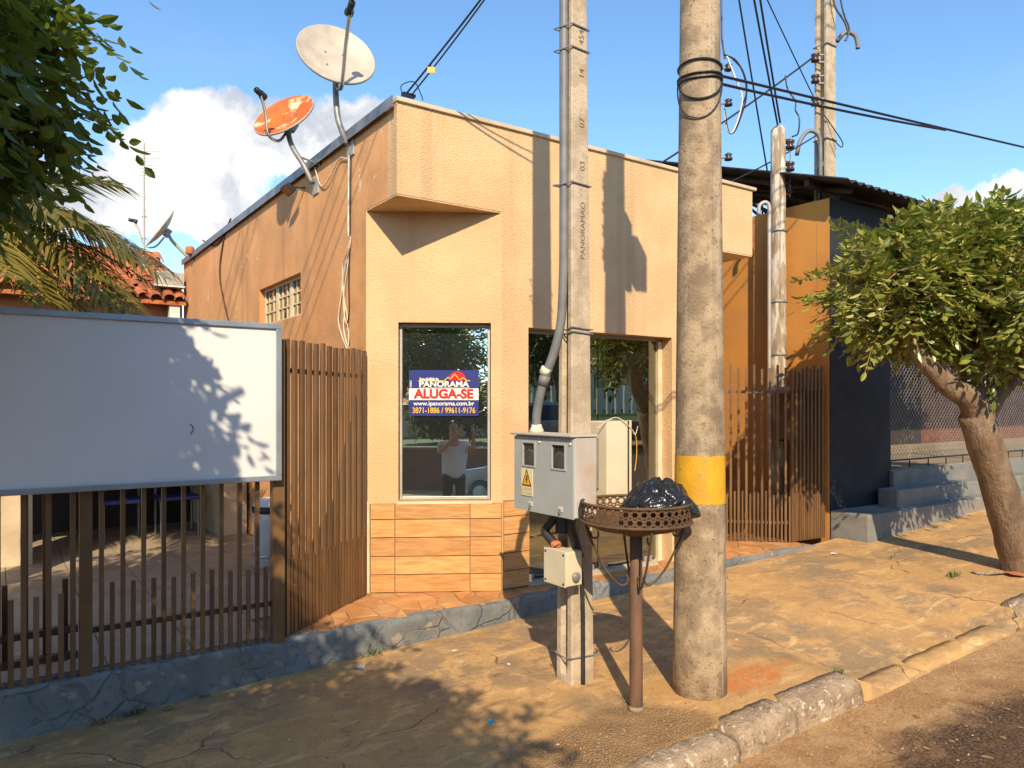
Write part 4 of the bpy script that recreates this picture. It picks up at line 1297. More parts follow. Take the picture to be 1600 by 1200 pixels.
import bmesh
bm = bmesh.new()
bmesh.ops.create_icosphere(bm, subdivisions=6, radius=1)
bc_ = Vector((bx, by, 0)) + RGT * .125 + Vector((0, 0, 1.055))
for v in bm.verts:
    p = v.co.copy()
    fold = noise.ridged_multi_fractal(Vector((p.x * 1.7, p.y * 1.7, p.z * 2.4 + 3)), .9, 2.1, 5, 1.0, 2.0) * .052
    lump = noise.noise(p * 1.3 + Vector((4, 1, 0))) * .16
    s_ = 1 + fold + lump - .05
    top = max(0, p.z)
    an_ = math.atan2(p.y + .15, p.x + .25)
    s_ += .075 * (abs(math.sin(an_ * 4.5 + 2.2 * noise.noise(p * 1.6))) - .5) * (1 - .5 * abs(p.z)) + .03 * abs(math.sin(an_ * 11 + 4 * noise.noise(p * 2.2)))
    q = Vector((p.x * .185 * s_, p.y * .165 * s_, p.z * (.115 if p.z > 0 else .075) * s_))
    q.z += .028 * top * noise.noise(Vector((p.x * 6, p.y * 6, 2)))
    rw = RGT * q.x + FWD * q.y + UP * (q.z + .022 * (1 - abs(p.x)))
    rw.z -= .10 * max(0, p.x - .6)
    v.co = bc_ + rw
me = bpy.data.meshes.new('rubbish_bag')
bm.to_mesh(me); bm.free()
me.polygons.foreach_set('use_smooth', [True] * len(me.polygons))
me.materials.append(MATS['bag_black'])
bag = bpy.data.objects.new('rubbish_bag', me); COL.objects.link(bag)
tag(bag, 'crumpled shiny black rubbish bag lying in the rusty basket', 'rubbish bag')

# ---------------------------------------------------------------- poles in the passage and behind
wp = thing('weathered_pole', 'short weathered pale pole with insulator rack behind the passage fence', 'utility pole', (7.28, 5.28, .15))
MB().lathe([(.098, .0), (.092, 2.0), (.084, 3.6), (.080, 4.70), (.06, 4.74)], (7.28, 5.28, 0), n=18, cap=True).build('shaft', 'weathered_pole', wp, smooth=True)
rx = Vector((7.28, 5.28, 0)) + RGT * .135
for i, z in enumerate((4.52, 4.27, 4.02)):
    q = rx + UP * z
    MB().tube([Vector((7.28, 5.28, z + .08)), q + UP * .08], .012, 5).build('rack_arm', 'steel_grey', wp)
    MB().tube([Vector((7.28, 5.28, z - .04)), q - UP * .04], .012, 5).build('rack_arm', 'steel_grey', wp)
    MB().lathe([(.02, -.03), (.05, -.025), (.05, .0), (.028, .02), (.05, .04), (.05, .065), (.02, .07)], tuple(q), n=14, cap=True).build('insulator', 'porcelain', wp, smooth=True)
MB().tube([rx + UP * 3.95, rx + UP * 4.62], .008, 5).build('rack_rod', 'steel_grey', wp)
lp = Vector((7.28, 5.28, 0)) - RGT * .11 - FWD * .03
MB().tube(smooth_path([lp - RGT * .12 + UP * 3.74, lp - RGT * .11 + UP * 3.84, lp - RGT * .05 + UP * 3.88, lp + UP * 3.83, lp + UP * 3.6, lp + UP * 3.0, lp + UP * 2.0, lp + UP * .8]), .022, 8).build('service_conduit', 'steel_pale', wp, smooth=True)
for z in (3.55, 2.75, 2.15):
    MB().lathe([(.100, 0), (.102, .01), (.100, .02)], (7.28, 5.28, z), n=18).build('strap', 'steel_grey', wp, smooth=True)

vp = thing('passage_pole', 'plain concrete pole half hidden behind the thick round pole', 'utility pole', (7.05, 6.1, .1))
tpole(vp, 6.97, 6.0, .19, .17, .0, 5.75, .035, 'concrete_pole', recess=.03)
for i, z in enumerate((5.62, 5.2, 4.55)):
    q = Vector((7.17, 5.95, z))
    MB().lathe([(.02, -.03), (.048, -.025), (.048, .0), (.026, .02), (.048, .04), (.02, .06)], tuple(q + RGT * .05), n=12, cap=True).build('insulator', 'porcelain', vp, smooth=True)
    MB().tube([(7.1, 6.02, z), q + RGT * .05], .01, 5).build('rack_arm', 'steel_grey', vp)
tall = thing('tall_pole', 'tall pale double-T pole rising through the dark roof', 'utility pole', (8.51, 5.5, .8))
tpole(tall, 8.41, 5.4, .22, .2, .5, 7.9, .025, 'concrete_light', recess=.05, stops=(4.55,))
for i, z in enumerate((5.86, 5.60, 5.32)):
    q = Vector((8.41, 5.45, z)) - RGT * .1
    MB().lathe([(.02, -.03), (.05, -.025), (.05, .0), (.028, .02), (.05, .04), (.05, .065), (.02, .07)], tuple(q), n=14, cap=True).build('insulator', 'porcelain', tall, smooth=True)
    MB().tube([(8.45, 5.42, z + .06), q + UP * .06], .011, 5).build('rack_arm', 'steel_grey', tall)
    MB().tube([(8.45, 5.42, z - .03), q - UP * .03], .011, 5).build('rack_arm', 'steel_grey', tall)
q = Vector((8.60, 5.45, 0)) + RGT * .06
MB().tube(smooth_path([q + UP * 6.14, q + RGT * .10 + UP * 6.25, q + RGT * .22 + UP * 6.22, q + RGT * .26 + UP * 6.1, q + RGT * .26 + UP * 6.05]), .028, 8).build('conduit_hook', 'pipe_grey', tall, smooth=True)
q = Vector((8.40, 5.45, 0)) - RGT * .03
MB().tube(smooth_path([q + UP * 3.9, q + UP * 4.7, q - RGT * .02 + UP * 4.92, q - RGT * .14 + UP * 4.98, q - RGT * .25 + UP * 4.85, q - RGT * .29 + UP * 4.68]), .026, 8).build('conduit_hook', 'pipe_grey', tall, smooth=True)
for z in (6.05, 4.88):
    MB().tube([(8.4, 5.39, z), (8.60, 5.39, z), (8.61, 5.58, z), (8.4, 5.58, z), (8.4, 5.39, z)], .008, 5).build('strap', 'steel_grey', tall)

# ================================================================== SATELLITE DISHES
def dish(name, label, c, n, dia, face_mat, pole_pts, plate, pole_mat, lnb_d=.38, side=None, sunk=False):
    c, n = Vector(c), Vector(n).normalized()
    t = thing(name, label, 'satellite dish', tuple(pole_pts[0]))
    R_ = dia / 2
    dep = .075
    prof = [(.001, 0)] + [(R_ * q, dep * q * q) for q in (.2, .4, .6, .8, .95, 1.)] + [(R_ * 1.02, dep - .004), (R_ * 1.02, dep - .018), (R_ * .98, dep - .014)] + \
           [(R_ * q, dep * q * q - .012) for q in (.8, .5, .2)] + [(.001, -.012)]
    MB().lathe(prof[:7], tuple(c), tuple(n), 44).build('reflector', face_mat, t, smooth=True)
    MB().lathe(prof[6:], tuple(c), tuple(n), 44).build('back_and_rim', 'dish_white', t, smooth=True)
    dn = Vector(side) if side else -UP
    dn = (dn - n * dn.dot(n)).normalized()
    sd_ = n.cross(dn)
    edge = c + dn * R_ * 1.0 + n * dep
    lnb = c + n * lnb_d + dn * R_ * (.45 if lnb_d < .5 else .12)
    arm = smooth_path([c + dn * R_ * .25 - n * .05, c + dn * R_ * .85 - n * .03, edge + dn * .035 + n * .02, edge.lerp(lnb, .55), lnb], 5)
    MB().tube(arm, .013, 8).build('feed_arm', pole_mat, t, smooth=True)
    ld = (c - lnb).normalized()
    MB().lathe([(.012, -.07), (.026, -.06), (.026, -.01), (.020, .0), (.034, .02), (.036, .05), (.001, .055)], tuple(lnb), tuple(ld), 14).build('receiver', 'lnb_black', t, smooth=True)
    MB().tube([lnb - sd_ * .0, lnb - dn * .03], .02, 8).build('receiver_clip', 'lnb_black', t, smooth=True)
    for a_, b_ in ((.07, .07), (-.07, .07), (.07, -.07), (-.07, -.07)):
        MB().lathe([(.008, 0), (.008, .004), (.001, .005)], tuple(c + dn * a_ + sd_ * b_ + n * (.004 + dep * ((a_ * a_ + b_ * b_) / R_ ** 2))), tuple(n), 8).build('bolt', 'steel_grey', t)
    MB().obox(c - n * .09 - dn * .06 - sd_ * .05, dn * .12, sd_ * .10, n * .078).build('bracket', 'steel_grey', t, bevel=.008)
    MB().tube(smooth_path(pole_pts, 6), .024, 10).build('mast', pole_mat, t, smooth=True)
    p = Vector(plate)
    MB().box(p.x - .012, p.x, p.y - .07, p.y + .07, p.z - .09, p.z + .06).build('wall_plate', 'steel_pale', t, bevel=.003)
    # lead along the arm
    MB().tube([q + sd_ * .012 + dn * .012 for q in arm[2:]], .004, 5).build('lead', 'wire_white', t)
    return t


WX = A.x
dish('white_dish', 'pale grey satellite dish standing highest on the shop side wall', (2.226, 5.75, 4.354), (-.122, -.896, .429), .615, 'dish_white',
     [(WX - .03, 5.70, 3.69), (WX - .07, 5.70, 3.78), (WX - .10, 5.72, 3.90), (WX - .10, 5.76, 4.10), (WX - .09, 5.78, 4.28)], (WX, 5.68, 3.68), 'steel_grey', .52)
dish('rusty_dish', 'rusty orange satellite dish tilted skyward on the shop side wall', (2.17, 6.76, 4.17), (-.663, -.459, .594), .58, 'dish_rust',
     [(WX - .03, 6.50, 3.57), (WX - .09, 6.54, 3.72), (WX - .16, 6.64, 3.90), (WX - .17, 6.72, 4.03), (WX - .145, 6.76, 4.10)], (WX, 6.48, 3.56), 'steel_grey', .36)
MB().tube([(WX - .13, 6.6, 3.82), (WX + .0, 6.36, 3.70)], .011, 6).build('stay', 'steel_grey', bpy.data.objects['rusty_dish'])
dish('far_dish', 'satellite dish seen edge-on behind the clay tile roof', (2.06, 12.2, 4.2), (-.83, .01, .54), .66, 'dish_white',
     [(2.42, 12.20, 3.82), (2.30, 12.2, 3.93), (2.18, 12.2, 4.05), (2.12, 12.2, 4.14)], (2.42, 12.18, 3.78), 'steel_pale', .40)
fl = thing('floodlight', 'small dark floodlight bracketed to the side wall below the rusty dish', 'floodlight', (WX - .02, 6.85, 3.6))
fo = Vector((WX - .12, 6.86, 3.60))
fn = Vector((-.6, -.1, -.75)).normalized(); fu = Vector((0, 1, 0)); fu = (fu - fn * fu.dot(fn)).normalized(); fv = fn.cross(fu)
MB().obox(fo - fu * .07 - fv * .05, fu * .14, fv * .10, fn * .045).build('housing', 'lnb_black', fl, bevel=.005)
MB().obox(fo - fu * .055 - fv * .04 + fn * .0455, fu * .11, fv * .08, fn * .003).build('lens', 'brick_bit', fl)
MB().tube([fo, fo + Vector((.06, -.06, .0)), (WX - .001, 6.78, 3.60)], .009, 6).build('bracket', 'lnb_black', fl)
f2 = thing('red_beacon', 'small dark red lamp on the rear top corner of the side wall', 'lamp', (WX - .04, 11.4, 3.8))
MB().lathe([(.05, 0), (.06, .02), (.06, .09), (.05, .11), (.001, .115)], (WX - .06, 11.5, 3.76), n=14).build('lens', 'brick_bit', f2, smooth=True)
MB().tube([(WX - .06, 11.5, 3.76), (WX, 11.5, 3.68)], .014, 6).build('bracket', 'lnb_black', f2)
an = thing('tv_antenna', 'thin mast antenna with many short elements behind the clay roof', 'antenna', (1.93, 13.2, 3.9))
MB().tube([(1.93, 13.2, 3.6), (1.93, 13.2, 5.78)], .017, 6).build('mast', 'steel_pale', an)
for i in range(10):
    z = 5.70 - i * .055
    MB().tube([Vector((1.93, 13.2, z)) - RGT * (.13 - .008 * i), Vector((1.93, 13.2, z)) + RGT * (.28 - .008 * i)], .004, 4).build('element', 'steel_pale', an)
for i in range(3):
    z = 4.6 - i * .35
    MB().tube([Vector((1.93, 13.2, z)) - RGT * .035, Vector((1.93, 13.2, z)) + RGT * .035], .012, 5).build('clamp', 'steel_grey', an)

# ================================================================== CABLES
def cable(label, pts, r, m='wire_black', name='cable', n=5, group=None):
    o = MB().tube(pts, r, n).build(name, m)
    return tag(o, label, 'cable', group)


cable('thick black cable rising from the parapet corner with an orange tag', sag((2.46, 4.95, 3.87), (2.80, 3.40, 4.75), .03), .0075)
cable('thinner black cable beside the tagged cable above the parapet corner', sag((2.50, 4.93, 3.87), (2.84, 3.42, 4.82), .04), .006)
tg = thing('cable_tag', 'orange plastic tag hanging on the cable above the parapet corner', 'tag', (2.52, 4.7, 3.99))
MB().obox((2.505, 4.705, 3.945), RGT * .055, FWD * .006, UP * .045).build('plate', 'tag_orange', tg, bevel=.002)
MB().tube([(2.51, 4.71, 3.99), (2.53, 4.69, 4.0)], .003, 4).build('clip', 'wire_black', tg)
cl_ = thing('cable_clamp', 'black cable clamp on the parapet corner', 'clamp', (2.47, 4.95, 3.85))
MB().box(2.43, 2.53, 4.93, 4.97, 3.853, 3.875).build('body', 'lnb_black', cl_)
MB().tube(smooth_path([(2.43, 4.95, 3.86), (2.42, 4.94, 3.92), (2.50, 4.9, 3.95), (2.57, 4.93, 3.89), (2.6, 4.95, 3.855)]), .004, 5).build('tail', 'wire_black', cl_)
# cables to the right of the round pole
pr = Vector((3.24, 2.86, 0)) + RGT * .115 - FWD * .02
cable('black service cable strung from the round pole across to the far right', sag(pr + UP * 3.43, (25, 3.0, 5.7), .05, 24), .0085)
cable('black service cable leaving the round pole just below another', sag(pr + UP * 3.385, (5.9, 2.806, 3.672), .012, 16), .0085)
cable('black cable climbing from the shop roof to the tall pole insulators', sag((6.031, 5.924, 4.253), (8.297, 5.519, 5.885), .03, 14), .012)
cable('black cable sloping behind the weathered pole to the tall pole', sag((6.766, 5.54, 4.091), (8.375, 5.526, 4.938), .02), .009)
cable('leftmost long drop cable between round pole and weathered pole', sag((5.148, 4.347, 6.278), (7.03, 5.237, 4.182), .02), .009)
cable('middle long drop cable ending on top of the weathered pole', sag((5.235, 4.287, 6.278), (7.209, 5.235, 4.737), .02), .011)
cable('right long drop cable ending on top of the weathered pole', sag((5.327, 4.224, 6.111), (7.233, 5.219, 4.759), .03), .011)
cable('thin long cable passing behind the insulators of the tall pole', sag((5.54, 4.684, 6.398), (8.622, 5.599, 5.27), .02), .007)
cable('cable looping below the passage pole insulators', smooth_path([(6.986, 5.813, 5.691), (7.109, 5.728, 5.616), (7.189, 5.673, 5.429), (7.208, 5.661, 5.205), (7.171, 5.686, 5.018), (7.097, 5.737, 4.793), (7.035, 5.779, 4.793), (6.998, 5.805, 5.055)]), .010, 'wire_black')
cable('pale cable looping below the passage pole insulators', smooth_path([(7.023, 5.788, 5.668), (7.109, 5.728, 5.392), (7.171, 5.686, 5.167), (7.122, 5.72, 4.906), (7.066, 5.758, 4.771), (7.017, 5.792, 4.831), (6.998, 5.805, 5.04)]), .010, 'wire_white')
cable('short outer cable curving below the passage pole top insulator', smooth_path([(7.066, 5.758, 5.653), (7.171, 5.686, 5.504), (7.214, 5.657, 5.279), (7.171, 5.686, 5.093), (7.152, 5.699, 4.98)]), .010, 'wire_black')
cable('twisted black cable hanging straight down to the passage pole', [(7.001, 5.863, 7.482), (7.014, 5.855, 5.902), (7.045, 5.834, 5.662)], .013)
cable('black loop of cable from the tall pole top hook', smooth_path([(8.421, 5.373, 6.805), (8.479, 5.333, 6.491), (8.576, 5.266, 6.294), (8.609, 5.244, 6.137), (8.576, 5.266, 6.066)]), .012)
cable('second black loop of cable at the tall pole top hook', smooth_path([(8.499, 5.32, 6.805), (8.563, 5.275, 6.412), (8.622, 5.235, 6.216), (8.589, 5.258, 6.066)]), .011)
cable('hanging black jumper between insulator rack and tall pole', smooth_path([(7.801, 5.557, 5.554), (7.826, 5.539, 5.385), (7.902, 5.487, 5.246), (7.902, 5.487, 5.138), (7.94, 5.461, 5.038), (7.839, 5.409, 4.825), (7.695, 5.387, 4.744)]), .010)
cable('thin black loop on the far side of the tall pole', smooth_path([(8.369, 5.409, 5.154), (8.46, 5.347, 4.997), (8.551, 5.284, 4.824), (8.538, 5.293, 4.761), (8.447, 5.356, 4.871)]), .007)
cable('upper wire crossing the sky corner at far right', sag((10.2, 1.2, 7.15), (22, 6, 6.9), .05), .009)
cable('lower wire crossing the sky corner at far right', sag((10.2, 1.4, 7.0), (22, 6.2, 6.5), .05), .009)
# overhead street lines above the frame
for k, (yy, zz, lb) in enumerate([(2.5, 8.7, 'street side'), (2.86, 8.66, 'middle'), (3.2, 8.7, 'house side')]):
    cable('overhead power line along the street, %s of three' % lb, sag((-30, yy, zz), (36, yy, zz + 1), .5, 30), .012)
for k in range(4):
    cable('low overhead telephone bundle on the round pole, strand %s' % ('top', 'upper', 'lower', 'bottom')[k], sag((-24, 2.74, 6.6 - k * .2), (30, 2.74, 6.8 - k * .2), .35, 30), .008)
# leads on the side wall
X_ = WX - .012
bun = thing('hanging_lead_bundle', 'tangle of white leads hanging down the side wall by the shop corner', 'cable bundle', (X_, 5.7, 3.5))
lead = lambda pts, r=.0055, m='wire_white': MB().tube(smooth_path([(X_ - .006 * (i % 3), y_, z_) for i, (y_, z_) in enumerate(pts)], 5), r, 5).build('lead', m, bun, smooth=True)
lead([(5.70, 3.60), (5.69, 3.4), (5.68, 3.1), (5.69, 2.95), (5.66, 2.9), (5.70, 2.80), (5.82, 2.7), (5.85, 2.5), (5.90, 2.3), (5.84, 2.15), (5.74, 2.06), (5.70, 2.02)])
lead([(5.71, 3.60), (5.70, 3.3), (5.69, 3.0), (5.67, 2.9), (5.71, 2.8), (5.80, 2.62), (5.78, 2.4), (5.80, 2.25), (5.74, 2.12), (5.69, 2.04)])
lead([(5.69, 2.95), (5.66, 2.92), (5.72, 2.82), (5.84, 2.72), (5.80, 2.45), (5.76, 2.3), (5.73, 2.22), (5.69, 2.15), (5.70, 2.03)])
lead([(5.69, 2.85), (5.72, 2.7), (5.78, 2.5), (5.74, 2.32), (5.72, 2.2)], .005)
lead([(5.66, 3.6), (5.67, 3.0), (5.68, 2.6), (5.70, 2.35), (5.74, 2.22)], .005, 'lnb_black')
lead([(5.72, 3.58), (5.9, 3.62), (6.15, 3.50), (6.35, 3.52), (6.5, 3.75)], .006, 'wire_white')
MB().tube(smooth_path([(X_, 10.9, 3.86), (X_, 10.4, 3.70), (X_, 9.9, 3.68), (X_, 9.4, 3.85)]), .011, 5).build('lead', 'bark_dark', bun)
ml = MB().tube(smooth_path([(X_, 9.7, 3.75), (X_, 9.95, 3.3), (X_, 9.75, 2.9), (X_, 9.3, 2.4), (X_, 9.0, 2.1), (X_, 8.9, 1.6)]), .010, 5).build('wall_lead', 'bark_dark')
tag(ml, 'dark lead curving down the ochre side wall left of the window', 'cable')

# ================================================================== VEGETATION
def leaf_cloud(name, m, parent, twigs, per, ll, lw, rs, droop=.35, spread=.9, alt=True, curl=.15):
    """leaves set along twigs: twigs = list of (base, direction, length)"""
    V, Fc = [], []
    for (b, d, L) in twigs:
        d = d.normalized()
        sdv = d.cross(UP)
        if sdv.length < .1: sdv = Vector((1, 0, 0))
        sdv.normalize()
        ph = rs.uniform(-.6, .6)
        sdv = (Matrix.Rotation(ph, 3, d) @ sdv)
        for k in range(per):
            t = (k + .6) / per
            p = b + d * (L * t) - UP * (droop * L * t * t)
            s_ = 1 if k % 2 else -1
            ax = (sdv * s_ * spread + d * rs.uniform(.35, .8) + Vector((rs.gauss(0, .22), rs.gauss(0, .22), rs.gauss(-.12, .25)))).normalized()
            if k == per - 1: ax = (d - UP * .2).normalized()
            nrm = (d.cross(sdv) + Vector((rs.gauss(0, .4), rs.gauss(0, .4), rs.gauss(0, .4)))).normalized()
            wv = ax.cross(nrm).normalized()
            nn = wv.cross(ax)
            l = ll * rs.uniform(.65, 1.2); wd = lw * rs.uniform(.75, 1.2)
            i0 = len(V)
            ring_ = [(.14, .24, .5), (.38, .48, 1.), (.66, .40, .8), (.88, .17, .3)]
            V += [p] + [p + ax * l * t_ + wv * wd * h_ + nn * curl * wd * c_ for t_, h_, c_ in ring_] + [p + ax * l - nn * curl * l * .35] + \
                 [p + ax * l * t_ - wv * wd * h_ + nn * curl * wd * c_ for t_, h_, c_ in reversed(ring_)] + [p + ax * l * .45]
            Fc += [(i0 + q_, i0 + (q_ + 1) % 10, i0 + 10) for q_ in range(10)]
    o = MB()
    o.v, o.f = [tuple(v) for v in V], Fc
    ob = o.build(name, m, parent)
    ob['kind'] = 'stuff'
    return ob


def crown_twigs(ells, n, rs, L=(.2, .4), out=1.0, shell=.55, hang=0., box=None):
    tw = []
    wts = [e[1][0] * e[1][1] * e[1][2] for e in ells]
    while len(tw) < n:
        e = rs.choices(ells, wts)[0]
        while True:
            q = Vector((rs.uniform(-1, 1), rs.uniform(-1, 1), rs.uniform(-1, 1)))
            if q.length <= 1 and q.length > .15: break
        if rs.random() < .75: q = q.normalized() * rs.uniform(shell, 1.02)
        c = Vector(e[0])
        p = c + Vector((q.x * e[1][0], q.y * e[1][1], q.z * e[1][2]))
        if noise.noise(p * 2.1 + Vector((9, 0, 0))) < -.22: continue
        d = (q.normalized() * out + Vector((rs.gauss(0, .45), rs.gauss(0, .45), rs.gauss(0, .35) - hang)))
        tw.append((p, d, rs.uniform(*L)))
    return tw


def limb_mesh(name, m, parent, chains, n=10):
    b_ = MB()
    for pts, r0, r1 in chains:
        pp = smooth_path(pts, 5)
        k = len(pp)
        rr = [(r0 + (r1 - r0) * i / (k - 1)) * (1 + .10 * noise.noise(pp[i] * 6)) for i in range(k)]
        b_.tube(pp, rr, n)
    return b_.build(name, m, parent, smooth=True)


rs = random.Random(21)
TB = Vector((7.33, 2.88, 0)); tz = walk_z(7.33, 2.88)
t1 = thing('street_tree', 'leaning street tree with low clipped leafy crown at the kerb', 'tree', (TB.x, TB.y, tz))
FK = Vector((6.90, 3.04, 1.52))
limb_mesh('trunk', 'bark', t1, [
    ([(7.36, 2.86, tz - .1), (7.32, 2.88, tz + .1), (7.22, 2.92, .65), (7.06, 2.98, 1.08), tuple(FK)], .155, .135),
    ([(6.98, 3.0, 1.30), tuple(FK + Vector((-.05, .0, .1))), (6.62, 3.15, 1.78), (6.4, 3.3, 2.1), (6.3, 3.4, 2.5)], .12, .05),
    ([tuple(FK - UP * .12), (6.95, 3.08, 1.75), (7.02, 3.15, 2.1), (7.1, 3.3, 2.6)], .11, .05),
    ([tuple(FK - UP * .1), (7.18, 2.98, 1.72), (7.5, 2.9, 1.95), (7.8, 2.85, 2.35)], .11, .05),
    ([(7.1, 3.2, 2.4), (7.45, 3.0, 2.9), (7.62, 2.92, 3.38)], .07, .075),
    ([(7.5, 2.9, 2.0), (7.2, 2.6, 2.3), (7.0, 2.45, 2.7)], .06, .03)], 14)
limb_mesh('pruned_branch', 'bark_dark', t1, [
    ([(7.50, 2.97, 3.0), (7.55, 2.95, 3.2), (7.60, 2.93, 3.38)], .07, .085), ([(7.60, 2.93, 3.36), (7.64, 2.90, 3.45), (7.65, 2.90, 3.55)], .02, .01),
    ([(7.62, 2.8, 3.1), (7.72, 2.72, 3.25), (7.83, 2.70, 3.38)], .028, .018), ([(7.72, 2.72, 3.25), (7.70, 2.72, 3.40), (7.76, 2.7, 3.5)], .015, .008)], 8)
E1 = [((6.95, 3.0, 2.30), (.75, .6, .34)), ((7.5, 2.8, 2.3), (.7, .6, .34)), ((6.30, 3.5, 2.58), (.55, .55, .42)), ((6.62, 3.35, 2.72), (.62, .6, .46)), ((7.05, 3.15, 2.80), (.70, .75, .48)), ((7.45, 3.0, 2.74), (.75, .8, .5)), ((7.0, 2.6, 2.62), (.6, .55, .45)),
      ((7.9, 2.75, 2.62), (.7, .7, .5)), ((7.2, 3.7, 2.65), (.7, .55, .45))]
tw = crown_twigs(E1, 2300, rs, (.16, .34), 1.0, .5, .05)
for p in ((7.0, 3.2, 3.2), (6.85, 3.3, 3.1), (7.3, 3.0, 3.15), (6.6, 3.4, 3.0), (7.15, 3.1, 3.25)):
    for k in range(3):
        tw.append((Vector(p) + Vector((rs.uniform(-.2, .2), rs.uniform(-.2, .2), -.1)), Vector((rs.gauss(0, .25), rs.gauss(0, .25), 1)), .38))
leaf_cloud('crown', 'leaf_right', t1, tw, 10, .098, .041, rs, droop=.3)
tg_ = MB()
for (p, d, L) in rs.sample(tw, 900):
    d = d.normalized()
    tg_.tube([p - d * .16, p + d * L * .55, p + d * L - UP * .3 * L], [.006, .004, .002], 4)
tg_.build('twigs', 'dry_leaf', t1)

# left street tree, mostly out of frame: casts the dappled shade, leaf sprays hang into view
rs = random.Random(8)
lz = walk_z(-1.5, 2.9)
t2 = thing('overhanging_tree', 'leafy street tree hanging into the top left corner', 'tree', (-1.5, 2.9, lz))
limb_mesh('trunk', 'bark', t2, [
    ([(-1.5, 2.9, lz - .1), (-1.5, 2.9, .5), (-1.42, 2.85, 1.3), (-1.3, 2.8, 1.9)], .16, .13),
    ([(-1.35, 2.82, 1.7), (-1.0, 2.9, 2.4), (-.6, 3.1, 3.0)], .10, .05), ([(-1.35, 2.82, 1.7), (-1.2, 2.4, 2.5), (-.8, 1.9, 3.1)], .09, .04),
    ([(-1.35, 2.82, 1.8), (-1.8, 2.9, 2.6), (-2.1, 3.0, 3.3)], .09, .04), ([(-.9, 2.95, 2.55), (-.5, 2.5, 3.2), (-.2, 2.2, 3.7)], .05, .02)], 12)
E2 = [((-.95, 3.0, 3.1), (1.05, .9, .68)), ((-.9, 3.9, 3.05), (.8, .5, .6)), ((-1.1, 2.0, 3.05), (1.0, 1.0, .7)),
      ((-2.1, 2.6, 3.1), (1.0, 1.3, .7)), ((-1.2, .7, 2.95), (1.15, 1.2, .7)), ((-.85, -.3, 2.9), (.85, 1.0, .7)), ((-1.8, -.3, 3.1), (1.2, 1.1, .7))]
tw = crown_twigs(E2, 3300, rs, (.22, .42), .8, .25, .45)
tw += crown_twigs([((-.72, 2.9, 3.0), (1.0, .45, .6))], 1100, rs, (.2, .36), .7, .1, .4)
tw += crown_twigs([((-1.2, .6, 2.95), (1.1, 1.0, .5)), ((-.85, -.4, 2.9), (.8, .8, .5))], 900, rs, (.22, .4), .7, .1, .4)
tw += crown_twigs([((-.27, 3.95, 3.14), (.56, .42, .58)), ((-.35, 4.1, 2.92), (.42, .4, .5))], 900, rs, (.2, .36), .6, .1, .5)
tw = [q for q in tw if not (q[0].x > -.08 and q[0].y < 3.2)]
for p, d in (((.12, 3.95, 3.5), (1, .1, -.12)), ((.1, 3.9, 3.25), (1, .05, -.2)), ((.05, 3.95, 2.95), (.9, .15, -.3)), ((.2, 3.85, 3.75), (.9, 0, -.3)), ((.0, 3.9, 2.8), (.8, 0, -.6)), ((.25, 3.9, 3.1), (.8, 0, -.6))):
    tw.append((Vector(p), Vector(d), .42))
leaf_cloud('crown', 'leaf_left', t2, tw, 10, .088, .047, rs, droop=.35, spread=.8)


# palm behind the fence
def palm(base, h, fronds, label, seed):
    r_ = random.Random(seed)
    bx_, by_ = base
    t = thing('palm', label, 'palm', (bx_, by_, .15))
    tr = [(bx_, by_, .1), (bx_ + .03, by_, h * .5), (bx_, by_, h)]
    MB().tube(smooth_path(tr, 8), [.17 - .03 * i / 16 + .012 * (i % 2) for i in range(17)], 12).build('trunk', 'bark', t, smooth=True)
    top = Vector((bx_, by_, h))
    for (az, el, L, dr) in fronds:
        d0 = Vector((math.cos(az) * math.cos(el), math.sin(az) * math.cos(el), math.sin(el)))
        pts = []
        for i in range(15):
            s_ = i / 14
            pts.append(top + d0 * L * s_ - UP * dr * L * s_ * s_)
        fb_ = MB().tube(pts, [.016 * (1 - .85 * i / 14) for i in range(15)], 5)
        sd_ = d0.cross(UP).normalized()
        NL = 46
        for k in range(NL):
            s_ = .12 + .87 * k / NL
            i = min(13, int(s_ * 14)); f_ = s_ * 14 - i
            p = pts[i].lerp(pts[i + 1], f_)
            tg2 = (pts[i + 1] - pts[i]).normalized()
            un = sd_.cross(tg2).normalized()
            ll_ = L * .30 * math.sin(math.pi * min(1, .15 + s_ * .80)) ** .6 * r_.uniform(.85, 1.1)
            for sg_ in (1, -1):
                ax = (sd_ * sg_ * .75 + tg2 * .75 + un * .12 + Vector((r_.gauss(0, .06), r_.gauss(0, .06), r_.gauss(-.05, .06)))).normalized()
                wv = ax.cross(un).normalized() * .013
                e_ = p + ax * ll_ - UP * .28 * ll_
                md = p + ax * ll_ * .5 - UP * .04 * ll_
                fb_.add([p - wv * .6, p + wv * .6, md + wv, md - wv, e_], [(0, 1, 2, 3), (3, 2, 4)])
        fb_.build('frond', 'leaf_palm', t)
    return t


az0 = math.atan2(RGT.y, RGT.x)
palm((-.35, 6.9), 2.95, [(az0 + .02, .45, 1.7, .62), (az0 - .12, .35, 1.6, .72), (az0 + .22, .15, 1.5, .45), (az0 - .3, .28, 1.65, .7), (az0 + .4, .6, 1.6, .7), (az0 - .05, -.3, 1.4, .35), (az0 - .5, -.1, 1.4, .4), (az0 + .15, .62, 1.55, .38), (az0 - .05, .25, 1.75, .50), (az0 - .2, .02, 1.7, .48), (az0 + .3, .38, 1.7, .55), (az0 - .7, .1, 1.5, .5), (az0 + .05, -.15, 1.55, .42),
                        (az0 + 1.0, .5, 1.7, .5), (az0 - 1.4, .4, 1.6, .5), (az0 + 2.2, .5, 1.7, .5), (az0 + 3.1, .4, 1.7, .5), (az0 - 2.3, .5, 1.7, .5), (az0 - .4, .45, 1.6, .55)],
     'feather palm with arching fronds behind the white board', 4)


